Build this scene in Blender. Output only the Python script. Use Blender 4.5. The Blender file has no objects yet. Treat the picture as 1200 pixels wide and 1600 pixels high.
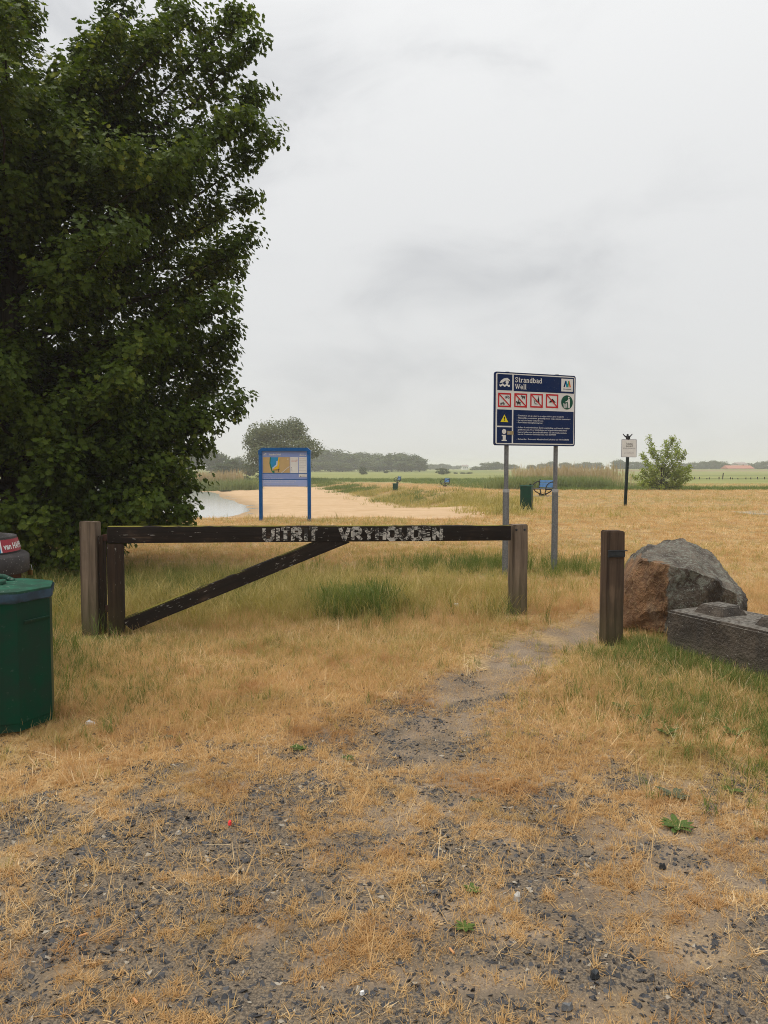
import bpy, bmesh, math, random
import numpy as np
from mathutils import Vector, Matrix, Euler, noise as mnoise
R = math.radians
rng = np.random.default_rng(7)
random.seed(7)
S = bpy.context.scene
COL = S.collection

# ------------------------------------------------------------------ camera, world, sun, exposure
CAM_H, F, TILT = 1.6, 1200.0, math.atan(70 / 1200)
cd = bpy.data.cameras.new('camera')
cam = bpy.data.objects.new('camera', cd); COL.objects.link(cam)
cam.location = (0, 0, CAM_H); cam.rotation_euler = (math.pi / 2 - TILT, 0, 0)
cd.sensor_fit = 'VERTICAL'; cd.sensor_height = 36; cd.lens = 36 * F / 1600
cd.clip_start = 0.05; cd.clip_end = 9000
S.camera = cam

S.view_settings.view_transform = 'Standard'; S.view_settings.look = 'None'
S.view_settings.gamma = 1; S.view_settings.use_curve_mapping = False
S.view_settings.exposure = 0.84
S.cycles.use_denoising = True; S.cycles.denoising_input_passes = 'RGB_ALBEDO_NORMAL'; S.cycles.denoising_prefilter = 'NONE'; S.cycles.filter_width = 1.0
S.cycles.max_bounces = 8; S.cycles.diffuse_bounces = 3; S.cycles.glossy_bounces = 3
S.cycles.transmission_bounces = 4; S.cycles.transparent_max_bounces = 6; S.cycles.volume_bounces = 2
S.cycles.use_adaptive_sampling = True; S.cycles.adaptive_threshold = 0.003; S.cycles.sample_clamp_indirect = 3.0; S.cycles.blur_glossy = 1.0

SUN_EL, SUN_AZ = 66, -95          # azimuth measured from +y towards +x (light from back left)
W = bpy.data.worlds.new('World'); S.world = W; W.use_nodes = True
wn = W.node_tree; wn.nodes.clear()
def N(t, kind, **kw):
    n = t.nodes.new(kind)
    for k, v in kw.items():
        if k in n.inputs.keys(): n.inputs[k].default_value = v
        else: setattr(n, k, v)
    return n
def L(t, a, b): t.links.new(a, b)
def math_(t, op, a, b=None, clamp=False):
    n = t.nodes.new('ShaderNodeMath'); n.operation = op; n.use_clamp = clamp
    for i, v in enumerate((a, b)):
        if v is None: continue
        if isinstance(v, (int, float)): n.inputs[i].default_value = v
        else: L(t, v, n.inputs[i])
    return n.outputs[0]
def mix_(t, fac, a, b, mode='MIX'):
    n = t.nodes.new('ShaderNodeMix'); n.data_type = 'RGBA'; n.blend_type = mode
    for i, v in ((0, fac), (6, a), (7, b)):
        if isinstance(v, (int, float)): n.inputs[i].default_value = v
        elif isinstance(v, tuple): n.inputs[i].default_value = (*v[:3], 1)
        else: L(t, v, n.inputs[i])
    return n.outputs[2]
def ramp_(t, x, lo, hi):
    n = t.nodes.new('ShaderNodeMapRange'); n.interpolation_type = 'SMOOTHSTEP'
    L(t, x, n.inputs[0]); n.inputs[1].default_value = lo; n.inputs[2].default_value = hi
    return n.outputs[0]
def noise_(t, vec, scale, detail=4, rough=0.55, dist=0.0):
    n = N(t, 'ShaderNodeTexNoise'); n.inputs['Scale'].default_value = scale
    n.inputs['Detail'].default_value = detail; n.inputs['Roughness'].default_value = rough
    n.inputs['Distortion'].default_value = dist
    if vec is not None: L(t, vec, n.inputs['Vector'])
    return n.outputs['Fac']

tc = wn.nodes.new('ShaderNodeTexCoord')
sep = wn.nodes.new('ShaderNodeSeparateXYZ'); L(wn, tc.outputs['Generated'], sep.inputs[0])
comb = wn.nodes.new('ShaderNodeMapping'); comb.inputs['Scale'].default_value = (1.0, 1.0, 2.1); comb.inputs['Rotation'].default_value = (0.3, 0.35, 0.6)
comb.inputs['Location'].default_value = (-0.857, 1.076, 7.636); L(wn, tc.outputs['Generated'], comb.inputs[0])
c1 = noise_(wn, comb.outputs[0], 1.35, 5, 0.5, 0.4)
c2 = noise_(wn, comb.outputs[0], 4.2, 6, 0.55, 0.8)
cl = math_(wn, 'ADD', math_(wn, 'MULTIPLY', c1, 0.72), math_(wn, 'MULTIPLY', c2, 0.28))
cf = ramp_(wn, cl, 0.38, 0.58)
cloud = mix_(wn, cf, (0.545, 0.551, 0.560), (0.755, 0.757, 0.752))
hz = math_(wn, 'POWER', math_(wn, 'SUBTRACT', 1.0, math_(wn, 'ABSOLUTE', sep.outputs[2])), 9.0)
cloud = mix_(wn, math_(wn, 'MULTIPLY', hz, 0.6), cloud, (0.675, 0.68, 0.655))
up = math_(wn, 'MAXIMUM', sep.outputs[2], 0.0)
lift = math_(wn, 'ADD', 0.565, math_(wn, 'MULTIPLY', math_(wn, 'MULTIPLY', up, up), 0.50))   # an overcast sky is brighter overhead
lc = wn.nodes.new('ShaderNodeCombineXYZ')
for i in range(3): L(wn, math_(wn, 'MULTIPLY', lift, 10.0), lc.inputs[i])
cloud = mix_(wn, 1.0, cloud, lc.outputs[0], 'MULTIPLY')
sky = N(wn, 'ShaderNodeTexSky', sky_type='NISHITA'); sky.sun_disc = False
sky.sun_elevation = R(SUN_EL); sky.sun_rotation = R(SUN_AZ)
skyc = mix_(wn, 0.95, sky.outputs[0], cloud)
bg = N(wn, 'ShaderNodeBackground'); bg.inputs['Strength'].default_value = 0.1
L(wn, skyc, bg.inputs[0])
wo = wn.nodes.new('ShaderNodeOutputWorld'); L(wn, bg.outputs[0], wo.inputs[0])

sd = bpy.data.lights.new('sun', 'SUN'); sd.energy = 1.5; sd.angle = R(60); sd.color = (1.0, 0.955, 0.88)
sun = bpy.data.objects.new('sun', sd); COL.objects.link(sun)
sdir = Vector((math.sin(R(SUN_AZ)) * math.cos(R(SUN_EL)), math.cos(R(SUN_AZ)) * math.cos(R(SUN_EL)), math.sin(R(SUN_EL))))
sun.rotation_euler = sdir.to_track_quat('Z', 'Y').to_euler(); sun.location = (0, 0, 40)

# ------------------------------------------------------------------ where things stand (survey of the photograph)
CT, ST = math.cos(TILT), math.sin(TILT)
def ray(u, v):
    a, b = (u - 600) / F, (v - 800) / F
    return a, CT - ST * b, -ST - CT * b
def G(u, v, z=0.0):                # ground point seen at a pixel
    x, y, zz = ray(u, v); k = (z - CAM_H) / zz
    return Vector((x * k, y * k, z))
def D(u, v, y):                    # point seen at a pixel at ground distance y
    x, yy, zz = ray(u, v); k = y / yy
    return Vector((x * k, y, CAM_H + zz * k))

# ------------------------------------------------------------------ helpers
def tag(o, label=None, cat=None, group=None, kind=None):
    if label: o['label'] = label
    if cat: o['category'] = cat
    if group: o['group'] = group
    if kind: o['kind'] = kind
    return o
def empty(name, loc, rz=0.0):
    o = bpy.data.objects.new(name, None); COL.objects.link(o)
    o.location = loc; o.rotation_euler = (0, 0, rz); o.empty_display_size = 0.2
    return o
class MB:
    def __init__(s): s.v = []; s.f = []; s.m = []; s.mats = []
    def mi(s, mat):
        if mat not in s.mats: s.mats.append(mat)
        return s.mats.index(mat)
    def add(s, vs, fs, mat=None):
        o = len(s.v); s.v += [tuple(v) for v in vs]
        i = s.mi(mat) if mat else 0
        for f in fs: s.f.append([o + k for k in f]); s.m.append(i)
        return s
    def box(s, c, size, M=None, mat=None, ch=0.0):
        bm = bmesh.new(); bmesh.ops.create_cube(bm, size=1)
        bmesh.ops.scale(bm, vec=size, verts=bm.verts)
        if ch: bmesh.ops.bevel(bm, geom=bm.edges[:], offset=ch, segments=2, affect='EDGES', profile=0.6)
        return s.bm(bm, (M or Matrix()) if c is None else Matrix.Translation(c) @ (M or Matrix()), mat)
    def bm(s, bm, M=Matrix(), mat=None):
        bm.verts.index_update()
        vs = [M @ v.co for v in bm.verts]; fs = [[v.index for v in f.verts] for f in bm.faces]
        bm.free(); return s.add(vs, fs, mat)
    def tube(s, path, rad, n=8, mat=None, cap=True):
        path = [Vector(p) for p in path]; vs = []; fs = []
        if not hasattr(rad, '__len__'): rad = [rad] * len(path)
        ref = None
        for i, p in enumerate(path):
            t = (path[min(i + 1, len(path) - 1)] - path[max(i - 1, 0)]).normalized()
            if ref is None:
                ref = Vector((0, 0, 1)) if abs(t.z) < 0.9 else Vector((1, 0, 0))
            a = (ref - t * ref.dot(t)).normalized(); ref = a; b = t.cross(a)
            for k in range(n):
                w = 2 * math.pi * k / n
                vs.append(p + (a * math.cos(w) + b * math.sin(w)) * rad[i])
        for i in range(len(path) - 1):
            for k in range(n):
                q = i * n; k2 = (k + 1) % n
                fs.append([q + k, q + k2, q + n + k2, q + n + k])
        if cap:
            fs.append(list(range(n))[::-1]); fs.append([len(vs) - n + k for k in range(n)])
        return s.add(vs, fs, mat)
    def lathe(s, prof, n=32, mat=None, M=Matrix(), a0=0.0, a1=2 * math.pi):
        full = abs(a1 - a0 - 2 * math.pi) < 1e-6; c = n if full else n + 1; vs = []; fs = []
        for r, z in prof:
            for k in range(c):
                w = a0 + (a1 - a0) * k / n
                vs.append(M @ Vector((r * math.cos(w), r * math.sin(w), z)))
        for i in range(len(prof) - 1):
            for k in range(n):
                k2 = (k + 1) % c
                fs.append([i * c + k, i * c + k2, (i + 1) * c + k2, (i + 1) * c + k])
        return s.add(vs, fs, mat)
    def flat(s, pts, z, mat=None):           # polygon on the local xy plane
        return s.add([(p[0], p[1], z) for p in pts], [list(range(len(pts)))], mat)
    def line(s, pts, w, z, mat=None):
        for a, b in zip(pts, pts[1:]):
            a = Vector(a).to_2d(); b = Vector(b).to_2d(); d = (b - a)
            if d.length < 1e-9: continue
            d.normalize(); n = Vector((-d.y, d.x)) * w / 2; e = d * w * 0.12
            s.flat([a - n - e, b - n + e, b + n + e, a + n - e], z, mat)
        return s
    def disc(s, c, r, z, mat=None, n=24, ry=None):
        return s.flat([(c[0] + r * math.cos(2 * math.pi * k / n), c[1] + (ry or r) * math.sin(2 * math.pi * k / n)) for k in range(n)], z, mat)
    def ring(s, c, r, w, z, mat=None, n=20, a0=0, a1=360):
        pts = [(c[0] + r * math.cos(R(a0 + (a1 - a0) * k / n)), c[1] + r * math.sin(R(a0 + (a1 - a0) * k / n))) for k in range(n + 1)]
        return s.line(pts, w, z, mat)
    def mesh(s, name, mat=None):
        me = bpy.data.meshes.new(name); me.from_pydata(s.v, [], s.f)
        for m in (s.mats or ([mat] if mat else [])): me.materials.append(m)
        if s.mats: me.polygons.foreach_set('material_index', s.m)
        me.update(); return me
    def build(s, name, mat=None, parent=None, smooth=0, loc=None):
        o = bpy.data.objects.new(name, s.mesh(name, mat)); COL.objects.link(o)
        if parent: o.parent = parent
        if loc is not None: o.location = loc
        if smooth:
            o.data.polygons.foreach_set('use_smooth', [True] * len(o.data.polygons))
            if smooth < 180: o.data.set_sharp_from_angle(angle=R(smooth))
        return o

# numpy value noise, for where things grow
def vn(x, y, s, seed=0):
    x = np.asarray(x, float) / s + 1000; y = np.asarray(y, float) / s + 1000
    xi = np.floor(x).astype(np.int64); yi = np.floor(y).astype(np.int64)
    fx = x - xi; fy = y - yi; fx = fx * fx * (3 - 2 * fx); fy = fy * fy * (3 - 2 * fy)
    def h(a, b):
        n = (a * 374761393 + b * 668265263 + seed * 974634777) & 0xffffffff
        n = ((n ^ (n >> 13)) * 1274126177) & 0xffffffff
        return ((n ^ (n >> 16)) & 0xffff) / 65535.0
    return (h(xi, yi) * (1 - fx) + h(xi + 1, yi) * fx) * (1 - fy) + (h(xi, yi + 1) * (1 - fx) + h(xi + 1, yi + 1) * fx) * fy
def fbm(x, y, s, seed=0, o=3):
    t = 0; a = 0.5; n = 0
    for k in range(o):
        t = t + a * vn(x, y, s / 2 ** k, seed + k * 17); n += a; a *= 0.5
    return t / n
def sstep(a, b, x):
    t = np.clip((np.asarray(x, float) - a) / (b - a), 0, 1); return t * t * (3 - 2 * t)
def gauss(x, y, cx, cy, rx, ry): return np.exp(-(((x - cx) / rx) ** 2 + ((y - cy) / ry) ** 2))

# ------------------------------------------------------------------ materials
def new_mat(name):
    m = bpy.data.materials.new(name); m.use_nodes = True; t = m.node_tree; t.nodes.clear()
    o = t.nodes.new('ShaderNodeOutputMaterial'); b = t.nodes.new('ShaderNodeBsdfPrincipled')
    L(t, b.outputs[0], o.inputs[0]); return m, t, b
def bump_(t, b, h, strength=0.4, dist=0.01):
    n = t.nodes.new('ShaderNodeBump'); n.inputs['Strength'].default_value = strength; n.inputs['Distance'].default_value = dist
    L(t, h, n.inputs['Height']); L(t, n.outputs[0], b.inputs['Normal'])
def coords(t, kind='Object', sc=(1, 1, 1)):
    c = t.nodes.new('ShaderNodeTexCoord'); m = t.nodes.new('ShaderNodeMapping'); m.inputs['Scale'].default_value = sc
    L(t, c.outputs[kind], m.inputs[0]); return m.outputs[0]
def geo_(t): return t.nodes.new('ShaderNodeNewGeometry')
def setc(b, c):
    b.inputs['Base Color'].default_value = (*c, 1)
def paint(name, c, rough=0.45, dirt=0.15, scale=9.0, spots=0.0, metallic=0.0):
    m, t, b = new_mat(name); v = coords(t)
    n = noise_(t, v, scale, 5, 0.6)
    dark = tuple(x * (1 - dirt * 2.0) + 0.05 * dirt for x in c)
    col = mix_(t, ramp_(t, n, 0.35, 0.7), dark, c)
    if spots:
        s = noise_(t, v, scale * 7, 2, 0.5); col = mix_(t, math_(t, 'MULTIPLY', ramp_(t, s, 0.66, 0.72), spots), col, (0.55, 0.55, 0.52))
    L(t, col, b.inputs['Base Color']); b.inputs['Roughness'].default_value = rough; b.inputs['Metallic'].default_value = metallic; b.inputs['Specular IOR Level'].default_value = 0.07
    bump_(t, b, n, 0.08, 0.004)
    return m
def wood(name, c1, c2, axis, black=0.0, flecks=0.5, moss=0.0, green=0.0, fth=0.665):
    m, t, b = new_mat(name)
    sc = [22.0, 22.0, 22.0]; sc[axis] = 1.1
    v = coords(t, 'Object', tuple(sc)); vo = coords(t, 'Object')
    g = noise_(t, v, 1.0, 6, 0.65, 0.4); big = noise_(t, vo, 3.0, 3)
    col = mix_(t, ramp_(t, g, 0.3, 0.7), c1, c2)
    col = mix_(t, math_(t, 'MULTIPLY', ramp_(t, big, 0.4, 0.7), 0.55), col, tuple(x * 0.45 for x in c1))
    if black:
        col = mix_(t, math_(t, 'MULTIPLY', ramp_(t, math_(t, 'ADD', big, math_(t, 'MULTIPLY', g, 0.5)), 0.50, 0.68), black), col, (0.011, 0.010, 0.010))
    if flecks:
        fs = [62.0, 62.0, 62.0]; fs[axis] = 17.0
        fl = noise_(t, coords(t, 'Object', tuple(fs)), 1.0, 3, 0.6); reg = noise_(t, vo, 2.3, 3)
        f = math_(t, 'MULTIPLY', ramp_(t, fl, fth, fth + .035), ramp_(t, reg, 0.38, 0.6))
        col = mix_(t, math_(t, 'MULTIPLY', f, flecks), col, (0.36, 0.34, 0.30))
    if green:
        sx = t.nodes.new('ShaderNodeSeparateXYZ'); L(t, vo, sx.inputs[0])
        gg = math_(t, 'MULTIPLY', ramp_(t, math_(t, 'ADD', sx.outputs[2], math_(t, 'MULTIPLY', big, 0.5)), 0.85, 0.1), green)
        col = mix_(t, gg, col, (0.075, 0.075, 0.03))
    if moss:
        ge = geo_(t); sx = t.nodes.new('ShaderNodeSeparateXYZ'); L(t, ge.outputs['Normal'], sx.inputs[0])
        mm = math_(t, 'MULTIPLY', ramp_(t, sx.outputs[2], 0.35, 0.8), ramp_(t, noise_(t, vo, 5.0, 4), 0.4, 0.55))
        col = mix_(t, math_(t, 'MULTIPLY', mm, moss), col, (0.17, 0.15, 0.03))
    L(t, col, b.inputs['Base Color']); b.inputs['Roughness'].default_value = 0.85; b.inputs['Specular IOR Level'].default_value = 0.06
    bump_(t, b, g, 0.8, 0.010)
    return m
def leafmat(name, c1, c2, trans=0.35, yellow=None, rough=0.45, posvar=0.5, tt=(1.25, 1.3, 0.7), patch=None):
    m, t, b = new_mat(name)
    oi = t.nodes.new('ShaderNodeObjectInfo'); at = t.nodes.new('ShaderNodeAttribute'); at.attribute_name = 'rnd'
    ge = geo_(t); n = noise_(t, ge.outputs['Position'], posvar, 3)
    f = math_(t, 'ADD', math_(t, 'MULTIPLY', oi.outputs['Random'], 0.35), math_(t, 'ADD', math_(t, 'MULTIPLY', at.outputs['Fac'], 0.4), math_(t, 'MULTIPLY', ramp_(t, n, 0.3, 0.7), 0.3)), True)
    col = mix_(t, f, c1, c2)
    if yellow:
        col = mix_(t, ramp_(t, f, 0.72, 0.98), col, yellow)
    if patch:
        col = mix_(t, math_(t, 'MULTIPLY', ramp_(t, noise_(t, ge.outputs['Position'], 1.5, 5, 0.65), 0.50, 0.66), 0.75), col, patch[0])
        col = mix_(t, math_(t, 'MULTIPLY', ramp_(t, noise_(t, ge.outputs['Position'], 0.8, 4, 0.6, 0.5), 0.54, 0.70), 0.5), col, patch[1])
    L(t, col, b.inputs['Base Color']); b.inputs['Roughness'].default_value = rough
    b.inputs['Specular IOR Level'].default_value = 0.12
    o = [x for x in t.nodes if x.type == 'OUTPUT_MATERIAL'][0]
    if trans:
        tr = t.nodes.new('ShaderNodeBsdfTranslucent'); ms = t.nodes.new('ShaderNodeMixShader'); ms.inputs[0].default_value = trans
        L(t, mix_(t, 1.0, col, tt, 'MULTIPLY'), tr.inputs[0]); L(t, b.outputs[0], ms.inputs[1]); L(t, tr.outputs[0], ms.inputs[2]); L(t, ms.outputs[0], o.inputs[0])
    return m

M = {}
M['navy'] = paint('navy paint', (0.004, 0.018, 0.080), 0.35, 0.05, 6, 0.08)
M['white'] = paint('white film', (0.70, 0.70, 0.69), 0.45, 0.05, 5)
M['red'] = paint('red film', (0.50, 0.022, 0.028), 0.45, 0.05)
M['black'] = paint('black film', (0.015, 0.015, 0.017), 0.5, 0.0)
M['yellow'] = paint('yellow film', (0.72, 0.60, 0.02), 0.45, 0.05)
M['signgreen'] = paint('sign green', (0.008, 0.075, 0.045), 0.45, 0.05)
M['teal'] = paint('teal film', (0.0, 0.22, 0.42), 0.45, 0.0)
M['lime'] = paint('green film', (0.05, 0.30, 0.10), 0.45, 0.0)
M['orange'] = paint('orange film', (0.65, 0.16, 0.03), 0.45, 0.0)
M['textwhite'] = paint('text white', (0.60, 0.61, 0.64), 0.5, 0.0)
M['tan'] = paint('tan sticker', (0.38, 0.30, 0.16), 0.5, 0.1, 30)
M['galv'] = paint('galvanised steel', (0.22, 0.225, 0.23), 0.55, 0.2, 40, 0.15, 0.35)
M['galvlight'] = paint('bright steel', (0.42, 0.42, 0.42), 0.5, 0.1, 40, 0, 0.3)
M['blue'] = paint('blue paint', (0.012, 0.105, 0.33), 0.35, 0.08, 7)
M['boardlilac'] = paint('map board print', (0.23, 0.30, 0.58), 0.3, 0.03)
M['boardpale'] = paint('map board pale print', (0.33, 0.40, 0.68), 0.3, 0.03)
M['maptan'] = paint('map tan', (0.50, 0.36, 0.18), 0.35, 0.03)
M['maplake'] = paint('map lake', (0.03, 0.25, 0.50), 0.35, 0.03)
M['mapgreen'] = paint('map green', (0.02, 0.17, 0.09), 0.35, 0.03)
M['mapyellow'] = paint('map yellow', (0.72, 0.46, 0.03), 0.35, 0.03)
M['mapgrey'] = paint('map grey', (0.50, 0.56, 0.66), 0.35, 0.03)
M['textgrey'] = paint('text grey', (0.30, 0.30, 0.33), 0.5, 0.0)
M['bingreen'] = paint('dark green metal', (0.004, 0.048, 0.026), 0.36, 0.22, 6, 0.04)
M['lidgreen'] = paint('green lid', (0.025, 0.11, 0.068), 0.5, 0.3, 9, 0.3)
M['bag'] = paint('blue bin bag', (0.045, 0.085, 0.13), 0.35, 0.25, 14)
M['greycap'] = paint('dark grey plastic', (0.055, 0.05, 0.05), 0.45, 0.2, 12, 0.4)
M['rust'] = paint('rusty brown', (0.10, 0.045, 0.03), 0.7, 0.3, 20)
M['crimson'] = paint('crimson sticker', (0.32, 0.045, 0.06), 0.4, 0.06)
M['brass'] = paint('brass', (0.30, 0.19, 0.06), 0.4, 0.2, 30, 0, 0.8)
M['steel'] = paint('steel', (0.45, 0.45, 0.45), 0.3, 0.1, 30, 0, 0.9)
M['bracket'] = paint('dark bracket', (0.05, 0.055, 0.06), 0.5, 0.2, 30, 0, 0.4)
M['dkgreen'] = paint('very dark green paint', (0.006, 0.016, 0.014), 0.4, 0.1, 10)
M['benchblue'] = paint('bench blue', (0.075, 0.20, 0.42), 0.45, 0.1, 8)
M['benchblack'] = paint('bench black', (0.012, 0.013, 0.02), 0.5, 0.1)
M['benchseat'] = paint('bench seat grey', (0.10, 0.10, 0.11), 0.5, 0.2)
M['concretepad'] = paint('pale concrete', (0.36, 0.32, 0.24), 0.9, 0.15, 8)
M['rail'] = wood('black painted rail wood', (0.085, 0.058, 0.040), (0.040, 0.030, 0.023), 0, 0.80, 0.9, 1.0)
M['brace'] = wood('flecked mossy brace wood', (0.085, 0.058, 0.040), (0.040, 0.030, 0.023), 0, 0.75, 0.7, 1.0, 0.0, 0.63)
M['stile'] = wood('worn dark wood', (0.085, 0.052, 0.033), (0.035, 0.024, 0.018), 2, 0.35, 0.8, 0.4, 0.3)
M['post'] = wood('weathered brown wood', (0.27, 0.205, 0.15), (0.095, 0.070, 0.050), 2, 0.08, 0.6, 0.0, 0.75)
M['bollard'] = wood('brown bollard wood', (0.17, 0.112, 0.075), (0.065, 0.043, 0.031), 2, 0.35, 0.25, 0.0, 0.45)
M['bark'] = wood('bark', (0.06, 0.05, 0.036), (0.022, 0.018, 0.014), 2, 0, 0, 0, 0)
M['leaf'] = leafmat('maple leaf', (0.022, 0.044, 0.005), (0.112, 0.155, 0.020), 0.36, (0.25, 0.27, 0.05), 0.42, 0.6)
M['shrubleaf'] = leafmat('shrub leaf', (0.14, 0.19, 0.025), (0.32, 0.36, 0.06), 0.45)
M['willow'] = leafmat('willow leaf', (0.080, 0.100, 0.048), (0.165, 0.185, 0.098), 0.2, None, 0.6, 0.25)
M['farleaf'] = leafmat('distant leaf', (0.050, 0.070, 0.030), (0.110, 0.132, 0.058), 0.2, None, 0.7, 0.08)
M['straw'] = leafmat('straw', (0.42, 0.255, 0.105), (0.75, 0.54, 0.27), 0.42, (0.85, 0.72, 0.48), 0.6, 0.9, (1.15, 1.05, 0.85), ((0.40, 0.215, 0.085), (0.34, 0.27, 0.09)))
M['midgrass'] = leafmat('half dry grass', (0.19, 0.18, 0.05), (0.50, 0.385, 0.15), 0.35, (0.66, 0.51, 0.26), 0.6, 0.7)
M['green'] = leafmat('green grass', (0.060, 0.098, 0.020), (0.18, 0.22, 0.055), 0.35, (0.33, 0.30, 0.11), 0.55, 0.8)
M['weed'] = leafmat('weed leaf', (0.05, 0.09, 0.02), (0.11, 0.16, 0.035), 0.25, None, 0.5, 2.0)
M['greyweed'] = leafmat('grey green weed leaf', (0.07, 0.085, 0.05), (0.13, 0.14, 0.085), 0.2, None, 0.6, 2.0)
M['reedpale'] = leafmat('dry reed', (0.33, 0.24, 0.15), (0.52, 0.41, 0.27), 0.3, None, 0.7, 0.3)
M['reedgreen'] = leafmat('green reed', (0.115, 0.155, 0.055), (0.26, 0.285, 0.115), 0.3, None, 0.6, 0.25)

m, t, b = new_mat('dark slate chip'); oi = t.nodes.new('ShaderNodeObjectInfo')
n = noise_(t, coords(t), 60, 3)
c = mix_(t, oi.outputs['Random'], (0.010, 0.010, 0.012), (0.046, 0.045, 0.048))
c = mix_(t, ramp_(t, oi.outputs['Random'], 0.955, 0.965), c, (0.30, 0.26, 0.20))
c = mix_(t, math_(t, 'MULTIPLY', ramp_(t, n, 0.5, 0.7), 0.4), c, (0.12, 0.105, 0.085))
L(t, c, b.inputs['Base Color']); b.inputs['Roughness'].default_value = 0.6; M['chip'] = m

# ground
m, t, b = new_mat('ground soil and turf'); M['ground'] = m
ge = geo_(t); P = ge.outputs['Position']
a1 = t.nodes.new('ShaderNodeAttribute'); a1.attribute_name = 'cover'; s1 = t.nodes.new('ShaderNodeSeparateColor'); L(t, a1.outputs['Color'], s1.inputs[0])
a2 = t.nodes.new('ShaderNodeAttribute'); a2.attribute_name = 'zone'; s2 = t.nodes.new('ShaderNodeSeparateColor'); L(t, a2.outputs['Color'], s2.inputs[0])
nb = noise_(t, P, 0.35, 4); nm = noise_(t, P, 2.2, 5, 0.6); nf = noise_(t, P, 38, 4, 0.65); nff = noise_(t, P, 110, 3, 0.7)
mp = t.nodes.new('ShaderNodeMapping'); mp.inputs['Scale'].default_value = (0.10, 0.55, 1); L(t, P, mp.inputs[0]); nst = noise_(t, mp.outputs[0], 1.0, 5, 0.6)
straw = mix_(t, ramp_(t, nm, 0.3, 0.7), (0.28, 0.182, 0.085), (0.46, 0.325, 0.155))
straw = mix_(t, math_(t, 'MULTIPLY', ramp_(t, nst, 0.45, 0.68), 0.75), straw, (0.21, 0.19, 0.055))
straw = mix_(t, math_(t, 'MULTIPLY', ramp_(t, nb, 0.48, 0.66), 0.6), straw, (0.36, 0.20, 0.085))
straw = mix_(t, math_(t, 'MULTIPLY', ramp_(t, noise_(t, P, 0.55, 5, 0.6, 0.6), 0.50, 0.64), 0.5), straw, (0.22, 0.20, 0.06))
straw = mix_(t, math_(t, 'MULTIPLY', ramp_(t, nf, 0.55, 0.35), 0.55), straw, (0.15, 0.10, 0.045))
soil = mix_(t, ramp_(t, nm, 0.3, 0.7), (0.15, 0.115, 0.083), (0.28, 0.215, 0.152))
soil = mix_(t, math_(t, 'MULTIPLY', ramp_(t, nff, 0.48, 0.62), 0.6), soil, (0.075, 0.058, 0.045))
soil = mix_(t, math_(t, 'MULTIPLY', ramp_(t, noise_(t, P, 75, 2), 0.60, 0.68), 0.7), soil, (0.40, 0.29, 0.15))
grit = mix_(t, ramp_(t, nff, 0.4, 0.62), (0.085, 0.070, 0.055), (0.20, 0.158, 0.112))
green = mix_(t, ramp_(t, nm, 0.3, 0.7), (0.10, 0.11, 0.03), (0.19, 0.18, 0.06))
mp2 = t.nodes.new('ShaderNodeMapping'); mp2.inputs['Scale'].default_value = (0.012, 0.09, 1); L(t, P, mp2.inputs[0]); nfi = noise_(t, mp2.outputs[0], 1.0, 6, 0.65)
field = mix_(t, ramp_(t, nfi, 0.35, 0.65), (0.13, 0.155, 0.045), (0.25, 0.25, 0.085))
heath = mix_(t, ramp_(t, nfi, 0.35, 0.65), (0.21, 0.155, 0.085), (0.26, 0.21, 0.10))
sand = mix_(t, ramp_(t, nm, 0.25, 0.75), (0.44, 0.298, 0.175), (0.53, 0.378, 0.23))
sand = mix_(t, math_(t, 'MULTIPLY', ramp_(t, nst, 0.50, 0.64), 0.6), sand, (0.40, 0.27, 0.14))
sand = mix_(t, math_(t, 'MULTIPLY', ramp_(t, noise_(t, P, 1.1, 5, 0.7), 0.52, 0.62), 0.45), sand, (0.38, 0.25, 0.125))  # darker blotches put the shading of footprints into the sand colour
nj = math_(t, 'MULTIPLY', math_(t, 'SUBTRACT', nm, 0.5), 0.7)
th = t.nodes.new('ShaderNodeAttribute'); th.attribute_name = 'thatch'
thc = mix_(t, ramp_(t, nf, 0.35, 0.65), (0.26, 0.175, 0.083), (0.47, 0.33, 0.165))
col = mix_(t, th.outputs['Fac'], straw, thc)
col = mix_(t, ramp_(t, math_(t, 'ADD', s1.outputs[1], nj), 0.3, 0.7), col, green)
col = mix_(t, ramp_(t, math_(t, 'ADD', s1.outputs[2], math_(t, 'MULTIPLY', nj, 0.8)), 0.3, 0.75), col, soil)
col = mix_(t, ramp_(t, math_(t, 'ADD', s2.outputs[2], nj), 0.3, 0.8), col, grit)
col = mix_(t, ramp_(t, math_(t, 'ADD', s1.outputs[0], math_(t, 'MULTIPLY', nj, 0.5)), 0.35, 0.65), col, sand)
col = mix_(t, ramp_(t, math_(t, 'ADD', s2.outputs[0], math_(t, 'MULTIPLY', nj, 0.3)), 0.35, 0.65), col, field)
col = mix_(t, ramp_(t, s2.outputs[1], 0.35, 0.65), col, heath)
wet = t.nodes.new('ShaderNodeAttribute'); wet.attribute_name = 'wet'
col = mix_(t, math_(t, 'MULTIPLY', wet.outputs['Fac'], 0.55), col, (0.20, 0.135, 0.07))
L(t, col, b.inputs['Base Color']); b.inputs['Roughness'].default_value = 0.95; b.inputs['Specular IOR Level'].default_value = 0.1
hh = math_(t, 'ADD', math_(t, 'MULTIPLY', nf, 0.6), math_(t, 'MULTIPLY', nm, 1.2))
bump_(t, b, hh, 0.7, 0.03)

m, t, b = new_mat('lake water'); setc(b, (0.38, 0.385, 0.37)); b.inputs['Roughness'].default_value = 0.12; b.inputs['IOR'].default_value = 1.40  # pale base colour stands in for part of the white sky reflection
bump_(t, b, noise_(t, coords(t, 'Object', (0.7, 2.2, 1)), 1.0, 4), 0.02, 0.02); M["water"] = m

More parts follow.
